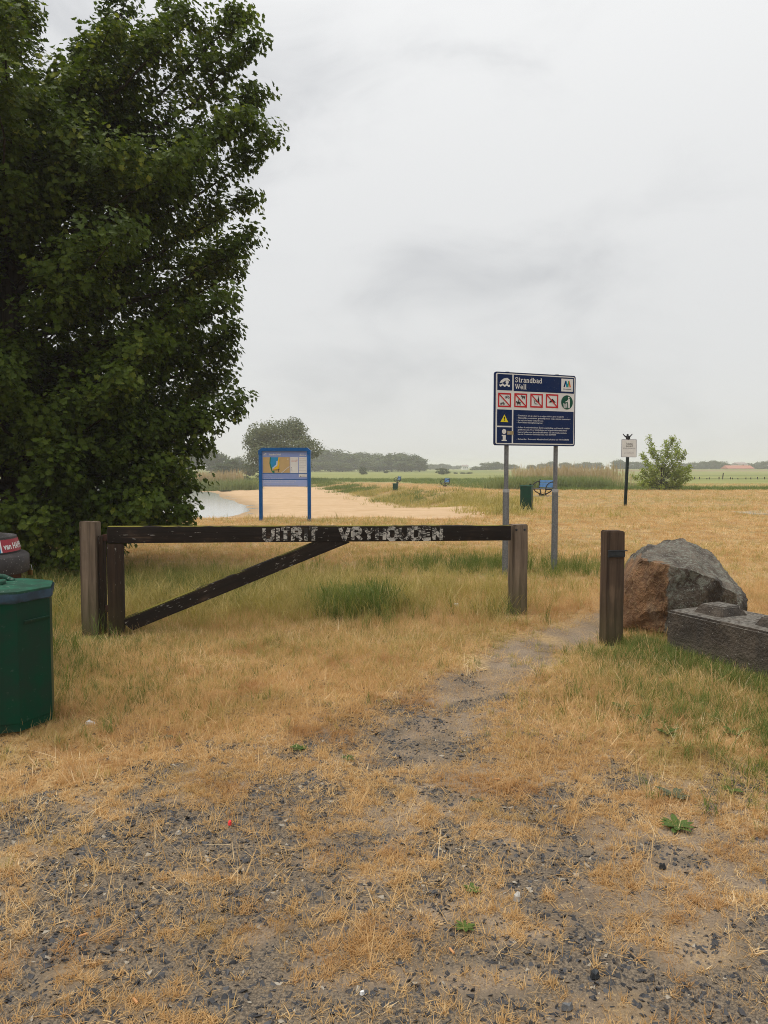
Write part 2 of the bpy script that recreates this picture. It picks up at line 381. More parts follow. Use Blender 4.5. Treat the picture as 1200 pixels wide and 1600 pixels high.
m, t, b = new_mat('lichen boulder'); v = coords(t); ge = geo_(t)
n1 = noise_(t, v, 4.5, 6, 0.65, 0.3); n2 = noise_(t, v, 26, 5, 0.7); n3 = noise_(t, v, 2.2, 4, 0.5, 0.6)
col = mix_(t, ramp_(t, n1, 0.35, 0.65), (0.070, 0.052, 0.038), (0.170, 0.140, 0.105))
col = mix_(t, math_(t, 'MULTIPLY', ramp_(t, math_(t, 'ADD', math_(t, 'MULTIPLY', n2, 0.6), math_(t, 'MULTIPLY', noise_(t, v, 6.5, 5, 0.7), 0.4)), 0.48, 0.58), 0.85), col, (0.215, 0.22, 0.175))
col = mix_(t, math_(t, 'MULTIPLY', ramp_(t, n3, 0.57, 0.63), 0.85), col, (0.035, 0.026, 0.020))
col = mix_(t, math_(t, 'MULTIPLY', ramp_(t, noise_(t, v, 70, 2), 0.66, 0.7), 0.8), col, (0.42, 0.42, 0.38))
fr = mix_(t, ramp_(t, n1, 0.3, 0.7), (0.11, 0.052, 0.022), (0.30, 0.155, 0.068))
fr = mix_(t, math_(t, 'MULTIPLY', ramp_(t, n3, 0.5, 0.62), 0.6), fr, (0.15, 0.105, 0.07))
fr = mix_(t, math_(t, 'MULTIPLY', ramp_(t, n2, 0.5, 0.65), 0.5), fr, (0.36, 0.24, 0.12))
ff = t.nodes.new('ShaderNodeAttribute'); ff.attribute_name = 'fresh'
col = mix_(t, ramp_(t, math_(t, 'ADD', ff.outputs['Fac'], math_(t, 'MULTIPLY', math_(t, 'SUBTRACT', n3, 0.5), 1.3)), 0.46, 0.54), col, fr)
L(t, col, b.inputs['Base Color']); b.inputs['Roughness'].default_value = 0.9; bump_(t, b, math_(t, 'ADD', n2, math_(t, 'MULTIPLY', n1, 2.0)), 1.0, 0.05); M['boulder'] = m

m, t, b = new_mat('weathered concrete'); v = coords(t)
n1 = noise_(t, v, 5, 6, 0.65, 0.4); n2 = noise_(t, v, 34, 4, 0.6); n3 = noise_(t, coords(t, 'Object', (9, 9, 2.2)), 1, 5)
col = mix_(t, ramp_(t, n1, 0.35, 0.65), (0.036, 0.026, 0.018), (0.088, 0.068, 0.050))
col = mix_(t, math_(t, 'MULTIPLY', ramp_(t, n3, 0.45, 0.65), 0.6), col, (0.030, 0.025, 0.020))
sx = t.nodes.new('ShaderNodeSeparateXYZ'); L(t, v, sx.inputs[0])
col = mix_(t, math_(t, 'MULTIPLY', ramp_(t, math_(t, 'ADD', sx.outputs[2], math_(t, 'MULTIPLY', n1, 0.3)), 0.38, 0.1), 0.6), col, (0.12, 0.105, 0.06))
col = mix_(t, math_(t, 'MULTIPLY', ramp_(t, noise_(t, v, 46, 2), 0.69, 0.73), 0.8), col, (0.42, 0.41, 0.37))
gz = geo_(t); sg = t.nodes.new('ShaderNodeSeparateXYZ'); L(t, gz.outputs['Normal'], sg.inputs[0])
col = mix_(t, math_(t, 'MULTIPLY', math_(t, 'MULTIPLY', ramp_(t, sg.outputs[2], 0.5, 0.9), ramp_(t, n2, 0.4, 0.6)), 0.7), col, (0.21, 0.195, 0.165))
L(t, col, b.inputs['Base Color']); b.inputs['Roughness'].default_value = 0.92; bump_(t, b, math_(t, 'ADD', n2, n1), 1.0, 0.03); M['concrete'] = m

m, t, b = new_mat('flaking white lettering'); v = coords(t, 'Object', (34, 60, 75))
n1 = noise_(t, v, 1.0, 5, 0.75); n2 = noise_(t, coords(t), 9.0, 3)
f = ramp_(t, math_(t, 'ADD', n1, math_(t, 'MULTIPLY', math_(t, 'SUBTRACT', n2, 0.5), 0.5)), 0.465, 0.55)
L(t, mix_(t, f, (0.016, 0.013, 0.011), (0.46, 0.44, 0.40)), b.inputs['Base Color']); b.inputs['Roughness'].default_value = 0.8; M['flaking'] = m
m, t, b = new_mat('orange roof tiles'); n = noise_(t, coords(t), 2, 4); L(t, mix_(t, n, (0.30, 0.085, 0.045), (0.42, 0.15, 0.085)), b.inputs['Base Color']); M['rooftile'] = m
M['roofgrey'] = paint('grey roof', (0.30, 0.25, 0.24), 0.8, 0.1, 1)
M['wallbrick'] = paint('brick wall', (0.25, 0.15, 0.11), 0.9, 0.1, 2)
M['wallwhite'] = paint('white wall', (0.75, 0.75, 0.73), 0.9, 0.05, 2)
M['window'] = paint('window dark', (0.04, 0.05, 0.06), 0.2, 0.0)

# ------------------------------------------------------------------ text
def text_mesh(s, size, align='LEFT', res=2, offset=0.0, space=1.0):
    c = bpy.data.curves.new('lettering', 'FONT'); c.body = s; c.size = size; c.align_x = align
    c.resolution_u = res; c.offset = offset; c.space_character = space; c.fill_mode = 'FRONT'
    o = bpy.data.objects.new('lettering', c); me = o.to_mesh()
    vs = [v.co.copy() for v in me.vertices]; fs = [list(p.vertices) for p in me.polygons]
    o.to_mesh_clear(); bpy.data.objects.remove(o); bpy.data.curves.remove(c)
    return vs, fs
def text_into(mb, s, size, x, y, z, mat, align='LEFT', width=None, offset=0.0, res=1):
    vs, fs = text_mesh(s, size, align, res, offset)
    if not vs: return
    x0 = min(v.x for v in vs); x1 = max(v.x for v in vs); k = 1.0
    if width and x1 - x0 > 1e-6: k = width / (x1 - x0)
    mb.add([(x + v.x * k, y + v.y, z) for v in vs], fs, mat)

# ------------------------------------------------------------------ terrain
LAKE = np.array([(-9.3, 38), (-8.3, 44), (-8.9, 50.8), (-12.4, 62), (-18.5, 82), (-27, 96), (-60, 125), (-160, 150), (-240, 70), (-120, 26), (-45, 23), (-20, 29), (-12.5, 34)], float)
def lake_d(x, y):                    # signed distance: negative in the water
    d = np.full(np.shape(x), 1e9); ins = np.zeros(np.shape(x), bool)
    for i in range(len(LAKE)):
        a = LAKE[i]; e = LAKE[(i + 1) % len(LAKE)] - a
        k = np.clip(((x - a[0]) * e[0] + (y - a[1]) * e[1]) / (e @ e), 0, 1)
        d = np.minimum(d, np.hypot(x - a[0] - k * e[0], y - a[1] - k * e[1]))
        q = LAKE[(i + 1) % len(LAKE)]
        c = ((a[1] > y) != (q[1] > y)) & (x < (q[0] - a[0]) * (y - a[1]) / (q[1] - a[1] + 1e-12) + a[0])
        ins ^= c
    return np.where(ins, -d, d)
WATER = -1.1
TY = np.array([0, 24, 30, 38, 44, 49, 58, 69, 85, 104, 115, 5000.]); TX = np.array([3.6, 3.4, 3.3, 2.7, 2.1, 1.5, -0.3, -2.6, -6.2, -10.2, -14, -14.])
def toe(y): return np.interp(y, TY, TX)
def H(x, y):
    x = np.asarray(x, float); y = np.asarray(y, float)
    d = lake_d(x, y) + (fbm(x, y, 3.0, 90) - 0.5) * 0.8
    slope = 0.09 + (0.022 - 0.09) * sstep(27, 44, y)
    zl = np.minimum(WATER + slope * d, 0)
    zl = np.maximum(np.where(d < 0, WATER + 0.09 * d, zl), -2.2)
    back = sstep(102, 120, y) * (d > 0); zl = zl * (1 - back) + (-0.45) * back
    zr = -0.45 * sstep(46, 78, y)
    tt = sstep(0, 4.2, x - toe(y)) * sstep(20, 27, y) + (1 - sstep(20, 27, y))
    z = zl * (1 - tt) + zr * tt
    z = z + np.where(y < 60, 1, 0) * (fbm(x, y, 1.3, 5) - 0.5) * 0.05 * (d > 1) + (fbm(x, y, 0.35, 8) - 0.5) * 0.018 * (y < 14)
    z = z + (d > .4) * (d < 30) * sstep(23.5, 26, y) * (y < 105) * (x < toe(y) + .5) * (fbm(x, y, 1.4, 95) - .5) * .10
    z = z - 0.05 * np.exp(-(path_d(x, y) / 0.35) ** 2)
    z = z + 1.35 * np.exp(-((y - 370) / 26.0) ** 2) * sstep(15, 75, x)
    return z
PATH = np.array([(3.4, 9.2), (2.35, 7.9), (1.3, 6.75), (0.65, 5.6), (0.25, 4.4)])
def path_d(x, y):
    d = np.full(np.shape(x), 1e9)
    for a, q in zip(PATH, PATH[1:]):
        e = q - a; k = np.clip(((x - a[0]) * e[0] + (y - a[1]) * e[1]) / (e @ e), 0, 1)
        d = np.minimum(d, np.hypot(x - a[0] - k * e[0], y - a[1] - k * e[1]))
    return d
def sand_f(x, y):
    s = sstep(-0.6, 0.6, toe(y) - x + (fbm(x, y, 4, 31) - 0.5) * 2.2) * sstep(23.4, 24.8, y + (fbm(x, y, 1.5, 33) - 0.5) * 2.0) * (1 - sstep(101, 106, y))
    return s * sstep(-32, -22, x)
def soil_f(x, y):
    p = np.exp(-(path_d(x, y) / 0.42) ** 2) * (.30 + 1.05 * fbm(x, y, .4, 37)) + .40 * np.exp(-((x - .12) / .45) ** 2) * (y < 5.2)
    ap = gauss(x, y, 0.35, 4.7, 1.1, 1.0) * 0.55
    return np.clip(p + ap + 0.75 * sstep(5.4, 3.4, y + .45 * np.maximum(np.abs(x + .1) - 1.2, 0)) * (.45 + .9 * fbm(.8 * x - .6 * y, .6 * x + .8 * y, .6, 38)), 0, 1)
def warp(x, y, s, k, seed): return x + k * (fbm(x, y, s, seed) - .5) * 2, y + k * (fbm(x, y, s, seed + 50) - .5) * 2
def gravel_b(x, y):                  # how stony the track is, broadly
    b_ = .85 * gauss(x, y, -1.2, 2.2, .95, .75) + .45 * gauss(x, y, -1.2, 3.3, .9, .9) + .5 * gauss(x, y, .8, 2.3, 1.3, .7) + .22 * gauss(x, y, .1, 4.7, .8, .5) + .35 * gauss(x, y, .2, 3.2, 1.2, 1.0) + .30 + .30 * sstep(3.6, 2.4, y) + .18 * np.exp(-(path_d(x, y) / .5) ** 2)
    return np.clip(b_, 0, 1) * sstep(1.9, 1.2, x - 0.1 * y) * sstep(-2.5, -1.8, x + 0.05 * y) * sstep(6.4, 4.9, y)
def gravel_f(x, y):
    xw, yw = warp(x, y, .5, .25, 141); u = .8 * xw - .6 * yw; v = .6 * xw + .8 * yw
    n = .55 * fbm(u, v, .30, 41, 3) + .45 * fbm(v, u, .11, 45, 2); th = .65 - .22 * gravel_b(x, y)
    return np.clip(sstep(th - .08, th + .10, n), 0, 1) * (gravel_b(x, y) > .02)
def green_f(x, y):
    g = 0.85 * gauss(x, y, -2.9, 6.2, 0.9, 1.6) + 0.9 * gauss(x, y, -2.0, 9.6, 1.6, 1.7) + 0.75 * gauss(x, y, -0.25, 8.5, 0.5, 0.8)
    g = g + 0.75 * gauss(x, y, 1.6, 11.8, 1.7, 0.9) + 0.9 * gauss(x, y, 2.35, 6.3, 0.7, 0.8) + 0.8 * gauss(x, y, 2.6, 5.3, 0.6, 1.2) + 0.4 * gauss(x, y, 1.6, 5.4, 0.8, 0.9) + 0.5 * gauss(x, y, 1.25, 7.9, 0.35, 0.3)
    g = g + 0.8 * gauss(x, y, -5, 10, 2.2, 2.2) + 0.45 * gauss(x, y, -0.6, 6.8, 1.8, 0.8) + .35 * gauss(x, y, -1.6, 5.4, .6, .5) + .3 * gauss(x, y, .9, 7.2, .7, .4)
    far = 0.45 * sstep(0.5, 0.7, fbm(x, y * 2.2, 9, 77)) * (y > 13)
    return np.clip(g * (0.55 + 0.9 * fbm(x, y, 0.7, 21)) + far, 0, 1)
def fieldline(x): return np.interp(x, [-20, 2, 6, 9, 13, 100], [108, 104, 88, 68, 57, 56])
def axis(parts):
    out = []
    for a, q, s in parts: out += list(np.arange(a, q, s))
    return np.array(out)
def geomax(a, q, s, k=1.22):
    o = []; x = a
    while x < q: o.append(x); x += s; s *= k
    return o + [q]
xp = list(np.arange(0, 5, 0.14)) + list(np.arange(5, 16, 0.4)) + list(np.arange(16, 40, 1.2)) + geomax(40, 2500, 3)
xs = np.array([-x for x in xp[:0:-1]] + xp)
ys = np.array([-y for y in geomax(1, 2500, 1.5)[::-1]] + list(np.arange(-0.5, 1.6, 0.5)) + list(np.arange(1.6, 10, 0.12)) + list(np.arange(10, 24, 0.35)) + list(np.arange(24, 130, 0.8)) + geomax(130, 2500, 3, 1.16))
X, Y = np.meshgrid(xs, ys); Z = H(X, Y)
nx, ny = len(xs), len(ys)
co = np.stack([X, Y, Z], -1).reshape(-1, 3)
i0 = (np.arange(ny - 1)[:, None] * nx + np.arange(nx - 1)[None, :]).ravel()
quads = np.stack([i0, i0 + 1, i0 + nx + 1, i0 + nx], 1)
me = bpy.data.meshes.new('ground'); me.vertices.add(len(co)); me.vertices.foreach_set('co', co.ravel())
me.loops.add(quads.size); me.loops.foreach_set('vertex_index', quads.ravel().astype(np.int32))
me.polygons.add(len(quads)); me.polygons.foreach_set('loop_start', np.arange(0, quads.size, 4, dtype=np.int32)); me.polygons.foreach_set('loop_total', np.full(len(quads), 4, np.int32))
me.update(calc_edges=True); me.polygons.foreach_set('use_smooth', np.ones(len(quads), bool))
fx, fy = X.ravel(), Y.ravel()
fieldv = sstep(-4, 4, fy - fieldline(fx) + (fbm(fx, fy, 6, 3) - 0.5) * 6) * (1 - sstep(-4, 1, toe(fy) + 3 - fx))
fieldv = np.maximum(fieldv, sstep(104, 110, fy)); fieldv = np.where(fy > 330, 1, fieldv)
heath = np.exp(-((fy - 352) / 22.0) ** 2) * sstep(20, 70, fx)
cov = np.stack([sand_f(fx, fy), green_f(fx, fy), soil_f(fx, fy), np.ones_like(fx)], -1)
zone = np.stack([fieldv, heath, gravel_f(fx, fy), np.ones_like(fx)], -1)
ld = lake_d(fx, fy); wetv = sstep(2.2, 0.2, ld) * (ld > -3) * (fx > -35)
for nme, arr in (('cover', cov), ('zone', zone)):
    a = me.attributes.new(nme, 'FLOAT_COLOR', 'POINT'); a.data.foreach_set('color', np.ascontiguousarray(arr, np.float32).ravel())
a = me.attributes.new('thatch', 'FLOAT', 'POINT'); a.data.foreach_set('value', (sstep(20, 9, fy) * (fy > 0) * (np.abs(fx) < 30)).astype(np.float32))
a = me.attributes.new('wet', 'FLOAT', 'POINT'); a.data.foreach_set('value', wetv.astype(np.float32))
me.materials.append(M['ground'])
ground = bpy.data.objects.new('ground', me); COL.objects.link(ground); tag(ground, kind='structure')

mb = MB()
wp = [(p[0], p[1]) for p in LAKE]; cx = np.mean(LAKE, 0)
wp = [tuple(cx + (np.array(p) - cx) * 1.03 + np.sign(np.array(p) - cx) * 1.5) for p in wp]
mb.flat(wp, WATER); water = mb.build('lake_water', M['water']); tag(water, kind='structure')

p = [G(1140, 800.5), G(1215, 797), G(1330, 800), G(1330, 805), G(1180, 804.5)]
mb = MB(); pts = [(q.x, q.y, float(H(q.x, q.y)) + 0.02) for q in p]
o = len(pts); mb.add(pts + [(q[0], q[1], q[2] - 0.2) for q in pts], [list(range(o))] + [[i, i + o, (i + 1) % o + o, (i + 1) % o] for i in range(o)])
tag(mb.build('gravel_path', M['concretepad']), kind='structure')

# ------------------------------------------------------------------ haze
mb = MB(); mb.box((0, 0, 5.0), (5200, 5200, 17.0))
hm = bpy.data.materials.new('damp air'); hm.use_nodes = True; ht = hm.node_tree; ht.nodes.clear()
ho = ht.nodes.new('ShaderNodeOutputMaterial'); hv = ht.nodes.new('ShaderNodeVolumePrincipled')
hv.inputs['Color'].default_value = (0.90, 0.905, 0.90, 1); hv.inputs['Density'].default_value = 0.0008; hv.inputs['Anisotropy'].default_value = 0.0
L(ht, hv.outputs[0], ho.inputs['Volume'])
haze = mb.build('haze', hm); tag(haze, kind='stuff', label='thin grey damp air over the whole landscape')

# ------------------------------------------------------------------ scattering
def proto_obj(name, mesh): return bpy.data.objects.new(name, mesh)
def scatter(name, pts, eul, scl, idx, protos, parent=None):
    me = bpy.data.meshes.new(name); n = len(pts)
    me.vertices.add(n); me.vertices.foreach_set('co', np.ascontiguousarray(pts, np.float32).ravel())
    a = me.attributes.new('rot', 'FLOAT_VECTOR', 'POINT'); a.data.foreach_set('vector', np.ascontiguousarray(eul, np.float32).ravel())
    a = me.attributes.new('scl', 'FLOAT', 'POINT'); a.data.foreach_set('value', np.ascontiguousarray(scl, np.float32))
    a = me.attributes.new('pick', 'INT', 'POINT'); a.data.foreach_set('value', np.ascontiguousarray(idx, np.int32))
    pc = bpy.data.collections.new(name + ' kinds')
    for q in protos: pc.objects.link(q)
    g = bpy.data.node_groups.new(name, 'GeometryNodeTree')
    g.interface.new_socket('Geometry', in_out='INPUT', socket_type='NodeSocketGeometry'); g.interface.new_socket('Geometry', in_out='OUTPUT', socket_type='NodeSocketGeometry')
    gi = g.nodes.new('NodeGroupInput'); go = g.nodes.new('NodeGroupOutput')
    ci = g.nodes.new('GeometryNodeCollectionInfo'); ci.inputs[0].default_value = pc; ci.inputs[1].default_value = True; ci.inputs[2].default_value = True
    ip = g.nodes.new('GeometryNodeInstanceOnPoints'); ip.inputs['Pick Instance'].default_value = True
    def na(nm, tp):
        q = g.nodes.new('GeometryNodeInputNamedAttribute'); q.data_type = tp; q.inputs['Name'].default_value = nm
        return [s for s in q.outputs if s.enabled and s.name == 'Attribute'][0]
    er = g.nodes.new('FunctionNodeEulerToRotation'); g.links.new(na('rot', 'FLOAT_VECTOR'), er.inputs[0])
    g.links.new(gi.outputs[0], ip.inputs['Points']); g.links.new(ci.outputs[0], ip.inputs['Instance'])
    g.links.new(er.outputs[0], ip.inputs['Rotation']); g.links.new(na('scl', 'FLOAT'), ip.inputs['Scale']); g.links.new(na('pick', 'INT'), ip.inputs['Instance Index'])
    g.links.new(ip.outputs[0], go.inputs[0])
    o = bpy.data.objects.new(name, me); COL.objects.link(o)
    if parent: o.parent = parent
    md = o.modifiers.new('scatter', 'NODES'); md.node_group = g
    return o
def mesh_rnd(name, vs, fs, rnd, mat):
    me = bpy.data.meshes.new(name); me.from_pydata(vs, [], fs); me.materials.append(mat)
    a = me.attributes.new('rnd', 'FLOAT', 'POINT'); a.data.foreach_set('value', rnd); me.update(); return me
def tuft(seed, n, lo, hi, w, spread, lean, curl, mat, head=0.0, seg=3):
    r = random.Random(seed); vs = []; fs = []; rn = []
    for k in range(n):
        a = r.uniform(0, 6.283); rad = spread * math.sqrt(r.random()); bx, by = rad * math.cos(a), rad * math.sin(a)
        az = r.uniform(0, 6.283); ln = r.uniform(lo, hi); le = abs(r.gauss(lean, lean * 0.5)); dx, dy = math.cos(az), math.sin(az)
        th = le; px, pz = 0.0, 0.0; st = len(vs); c = r.random(); cu = curl * r.uniform(0.3, 1.6); ww = w * r.uniform(0.7, 1.3)
        fa = r.uniform(0, 6.283)
        sx, sy = -dy, dx
        hd = head and r.random() < head
        for i in range(seg + 1):
            f = i / seg; wi = ww * (1 - f) ** 0.6 if not hd else ww * (0.5 if f < 0.7 else 1.8 * (1 - f) * 3.3)
            X0, Y0 = bx + dx * px, by + dy * px
            if i == seg: vs.append((X0, Y0, pz)); rn.append(c)
            else:
                vs += [(X0 - sx * wi / 2, Y0 - sy * wi / 2, pz), (X0 + sx * wi / 2, Y0 + sy * wi / 2, pz)]; rn += [c, c]
                if i < seg - 1: fs.append([st + 2 * i, st + 2 * i + 1, st + 2 * i + 3, st + 2 * i + 2])
                else: fs.append([st + 2 * i, st + 2 * i + 1, st + 2 * i + 2])
            px += math.sin(th) * ln / seg; pz += math.cos(th) * ln / seg; pz = max(pz, 0.002 + 0.004 * r.random()); th += cu / seg
    return mesh_rnd('tuft', vs, fs, rn, mat)
def area_pts(y0, y1, dens, mask, wm=1.6, k=0.52):
    a = lambda y: k * y * y + 2 * wm * y
    n = int((a(y1) - a(y0)) * dens)
    u = rng.random(n) * (a(y1) - a(y0)) + a(y0)
    y = (-2 * wm + np.sqrt(4 * wm * wm + 4 * k * u)) / (2 * k)
    x = (rng.random(n) * 2 - 1) * (k * y + wm)
    m = rng.random(n) < mask(x, y)
    return x[m], y[m]
def scat_ground(name, sets, protos, tilt=0.15, label=None):
    P_, E_, S_, I_ = [], [], [], []
    for x, y, s0, s1, sel in sets:
        n = len(x); P_.append(np.stack([x, y, H(x, y) - 0.004], 1))
        E_.append(np.stack([rng.normal(0, tilt, n), rng.normal(0, tilt, n), rng.random(n) * 6.283], 1))
        S_.append(s0 + (s1 - s0) * rng.random(n)); I_.append(rng.integers(sel[0], sel[1], n))
    o = scatter(name, np.concatenate(P_), np.concatenate(E_), np.concatenate(S_), np.concatenate(I_), protos)
    return tag(o, kind='stuff', label=label)

# ------------------------------------------------------------------ the barrier gate, posts, bollard
GA, GB = G(183, 993), G(806, 964)                     # feet of hanging stile and closing post
gdir = (GB - GA); gdir.z = 0; glen = gdir.length; gdir.normalize(); grz = math.atan2(gdir.y, gdir.x)
LP = G(144, 994)
gate = empty('barrier_gate', (GA.x, GA.y, 0), grz)
tag(gate, 'long black timber barrier with worn white lettering and diagonal brace', 'barrier')
RT = 1.03                                              # top of the rail above ground
tz0 = D(180, 822, GA.y).z; tz1 = D(800, 820.5, GB.y).z
h0 = (tz0 - D(180, 848, GA.y).z); slope_r = math.atan2(tz1 - tz0, glen)
mb = MB(); mb.box(None, (0.145, 0.12, tz0 - h0 + 0.05), Matrix.Translation((0, 0.005, (tz0 - h0) / 2 - 0.03)), ch=0.008); mb.build('stile', M['stile'], gate, 30)
mb = MB(); mb.box(None, (glen - 0.02, 0.115, h0), ch=0.009)
rail = mb.build('top_rail', M['rail'], gate, 30)
rail.location = (glen / 2 - 0.075, 0.0, (tz0 + tz1) / 2 - h0 / 2); rail.rotation_euler = (0, -slope_r, 0)
# brace
bx0, bz0 = 0.075, 0.075; bx1 = 2.10; bz1 = tz0 - h0 + 0.005
a = Vector((bx0, 0, bz0 + 0.02)); q = Vector((bx1, 0, bz1 + (tz1 - tz0) * bx1 / glen)); dv = q - a
ang = math.atan2(dv.z, dv.x); bl = dv.length; hb = 0.135
bm = bmesh.new()
outline = []
def bpoint(t, s): return Vector((a.x + math.cos(ang) * t - math.sin(ang) * s, 0, a.z + math.sin(ang) * t + math.cos(ang) * s))
for t_, s_ in ((0.0, -hb / 2), (bl - hb / 2 / math.tan(ang) * 0.2, -hb / 2), (bl + 0.0, 0), (bl - 0.12, hb / 2), (0.02, hb / 2)): outline.append(bpoint(t_, s_))
outline = [bpoint(0.05, -hb / 2), bpoint(bl + 0.135, -hb / 2), bpoint(bl - 0.135, hb / 2), bpoint(-0.02, hb / 2)]
mb = MB(); org = Vector((bx0, 0, bz0))
M2 = Matrix.Rotation(-ang, 4, 'Y')
inv = M2.inverted()
loc = [inv @ (v - org) for v in outline]
bm = bmesh.new(); f1 = [bm.verts.new((v.x, -0.05, v.z)) for v in loc]; f2 = [bm.verts.new((v.x, 0.05, v.z)) for v in loc]
bm.faces.new(f1); bm.faces.new(f2[::-1])
for i in range(4): bm.faces.new([f1[i], f2[i], f2[(i + 1) % 4], f1[(i + 1) % 4]][::-1])
bmesh.ops.recalc_face_normals(bm, faces=bm.faces); bmesh.ops.bevel(bm, geom=bm.edges[:], offset=0.007, segments=2, affect='EDGES')
mb.bm(bm); br = mb.build('brace', M['brace'], gate, 30); br.location = org; br.rotation_euler = M2.to_euler()
# painted words on the rail, each letter its own patch of worn paint
mb = MB(); mb2 = MB()
x = None
def rail_x(u, v):                                       # distance along the rail seen at a pixel
    r_ = Vector(ray(u, v)); nrm = Vector((-gdir.y, gdir.x, 0)); k = nrm.dot(Vector((GA.x, GA.y, 0)) - Vector((0, 0, CAM_H))) / nrm.dot(r_)
    return (r_.to_3d() * k - Vector((GA.x, GA.y, 0))).dot(gdir)
LET = {'U': [[(0, 1), (0, .25), (.22, 0), (.5, 0), (.7, .25), (.7, 1)]], 'I': [[(.1, 0), (.1, 1)]], 'T': [[(.3, 0), (.3, 1)], [(0, 1), (.6, 1)]], 'R': [[(0, 0), (0, 1), (.5, 1), (.62, .78), (.5, .52), (0, .5)], [(.3, .5), (.66, 0)]],
       'V': [[(0, 1), (.34, 0), (.68, 1)]], 'Y': [[(0, 1), (.33, .5), (.33, 0)], [(.33, .5), (.66, 1)]], 'H': [[(0, 0), (0, 1)], [(.6, 0), (.6, 1)], [(0, .5), (.6, .5)]], 'O': [[(0, .2), (0, .8), (.2, 1), (.45, 1), (.65, .8), (.65, .2), (.45, 0), (.2, 0), (0, .2)]],
       'D': [[(0, 0), (0, 1), (.42, 1), (.64, .8), (.64, .2), (.42, 0), (0, 0)]], 'E': [[(.55, 1), (0, 1), (0, 0), (.55, 0)], [(0, .5), (.45, .5)]], 'N': [[(0, 0), (0, 1), (.6, 0), (.6, 1)]]}
def painted(word, u0, u1, v):
    xa, xb = rail_x(u0, v), rail_x(u1, v); wd = {c: max(p[0] for s in LET[c] for p in s) for c in word}
    tot = sum(wd[c] for c in word) + 0.30 * (len(word) - 1); hh = h0 * 0.72; k = (xb - xa) / tot; X0 = xa
    for c in word:
        b_ = MB()
        for s in LET[c]: b_.line([(p[0] * k, p[1] * hh) for p in s], 0.036, 0)
        vs = [(v_[0] + X0 - rail.location.x, -0.0575 - 0.0025, v_[1] - hh / 2 - 0.002) for v_ in b_.v]
        q_ = MB(); q_.add(vs, b_.f); q_.build('letter', M['flaking'], rail)
        X0 += (wd[c] + 0.30) * k
painted('UITRIT', 412, 494, 834); painted('VRYHOUDEN', 530, 687, 832)
# posts
def square_post(name, loc, rz, size, h, mat, label, tilt=0.0, cat='post'):
    o = empty(name, (loc.x, loc.y, 0), rz); tag(o, label, cat)
    bm = bmesh.new(); bmesh.ops.create_cube(bm, size=1); bmesh.ops.scale(bm, vec=(size[0], size[1], h + 0.1), verts=bm.verts); bmesh.ops.translate(bm, vec=(0, 0, (h - 0.1) / 2), verts=bm.verts)
    bmesh.ops.bevel(bm, geom=bm.edges[:], offset=0.009, segments=2, affect='EDGES')
    bmesh.ops.subdivide_edges(bm, edges=[e for e in bm.edges if abs((e.verts[0].co - e.verts[1].co).z) > 0.3], cuts=12)
    for v in bm.verts:
        d = mnoise.noise_vector(v.co * 5 + Vector((loc.x, loc.y, 0))) * 0.003; v.co += d
        if v.co.z > h - 0.03: v.co.z += mnoise.noise(v.co * 22) * 0.008
    m_ = MB(); m_.bm(bm); s = m_.build('shaft', mat, o, 40)
    return o
lp = square_post('gate_post', LP + Vector((-0.025, 0.075, 0)), R(3), (0.155, 0.16), D(144, 815, LP.y).z, M['post'], 'weathered brown square post left of the barrier hinge end')
mb = MB(); mb.box((0.105, 0.01, 0.46), (0.045, 0.10, 0.98), ch=0.004); mb.build('side_board', M['stile'], lp, 30)
for z_ in (0.25, 0.93): hin = MB(); hin.box((0.17, 0.0, z_), (0.10, 0.05, 0.06), ch=0.003); hin.build('hinge', M['rust'], lp, 30)
rp = square_post('gate_post', GB + Vector((0.03, 0.09, 0)), R(9), (0.17, 0.16), tz1 + 0.004, M['post'], 'mossy brown square post under the right end of the barrier')
for x_ in (-0.045, 0.045): mb = MB(); mb.lathe([(0.0, 0.006), (0.011, 0.005), (0.013, 0)], 10, None, Matrix.Translation((x_, -0.082, tz1 - 0.05)) @ Matrix.Rotation(R(90), 4, 'X')); mb.build('bolt', M['bracket'], rp)
BP = G(955, 1008)
bp = square_post('bollard', BP + Vector((0.02, 0.08, 0)), R(8), (0.165, 0.155), D(957, 830, BP.y).z, M['bollard'], 'brown wooden bollard with metal strip beside the boulder')
bh = D(957, 830, BP.y).z
mb = MB(); mb.box((0.0, -0.084, bh - 0.205), (0.16, 0.012, 0.055), ch=0.002); mb.box((0.01, -0.087, bh - 0.175), (0.178, 0.024, 0.008), ch=0.001); mb.lathe([(0, .004), (.007, .003), (.008, 0)], 8, None, Matrix.Translation((0, -0.091, bh - 0.21)) @ Matrix.Rotation(R(90), 4, 'X'))
mb.build('bracket', M['bracket'], bp, 30)

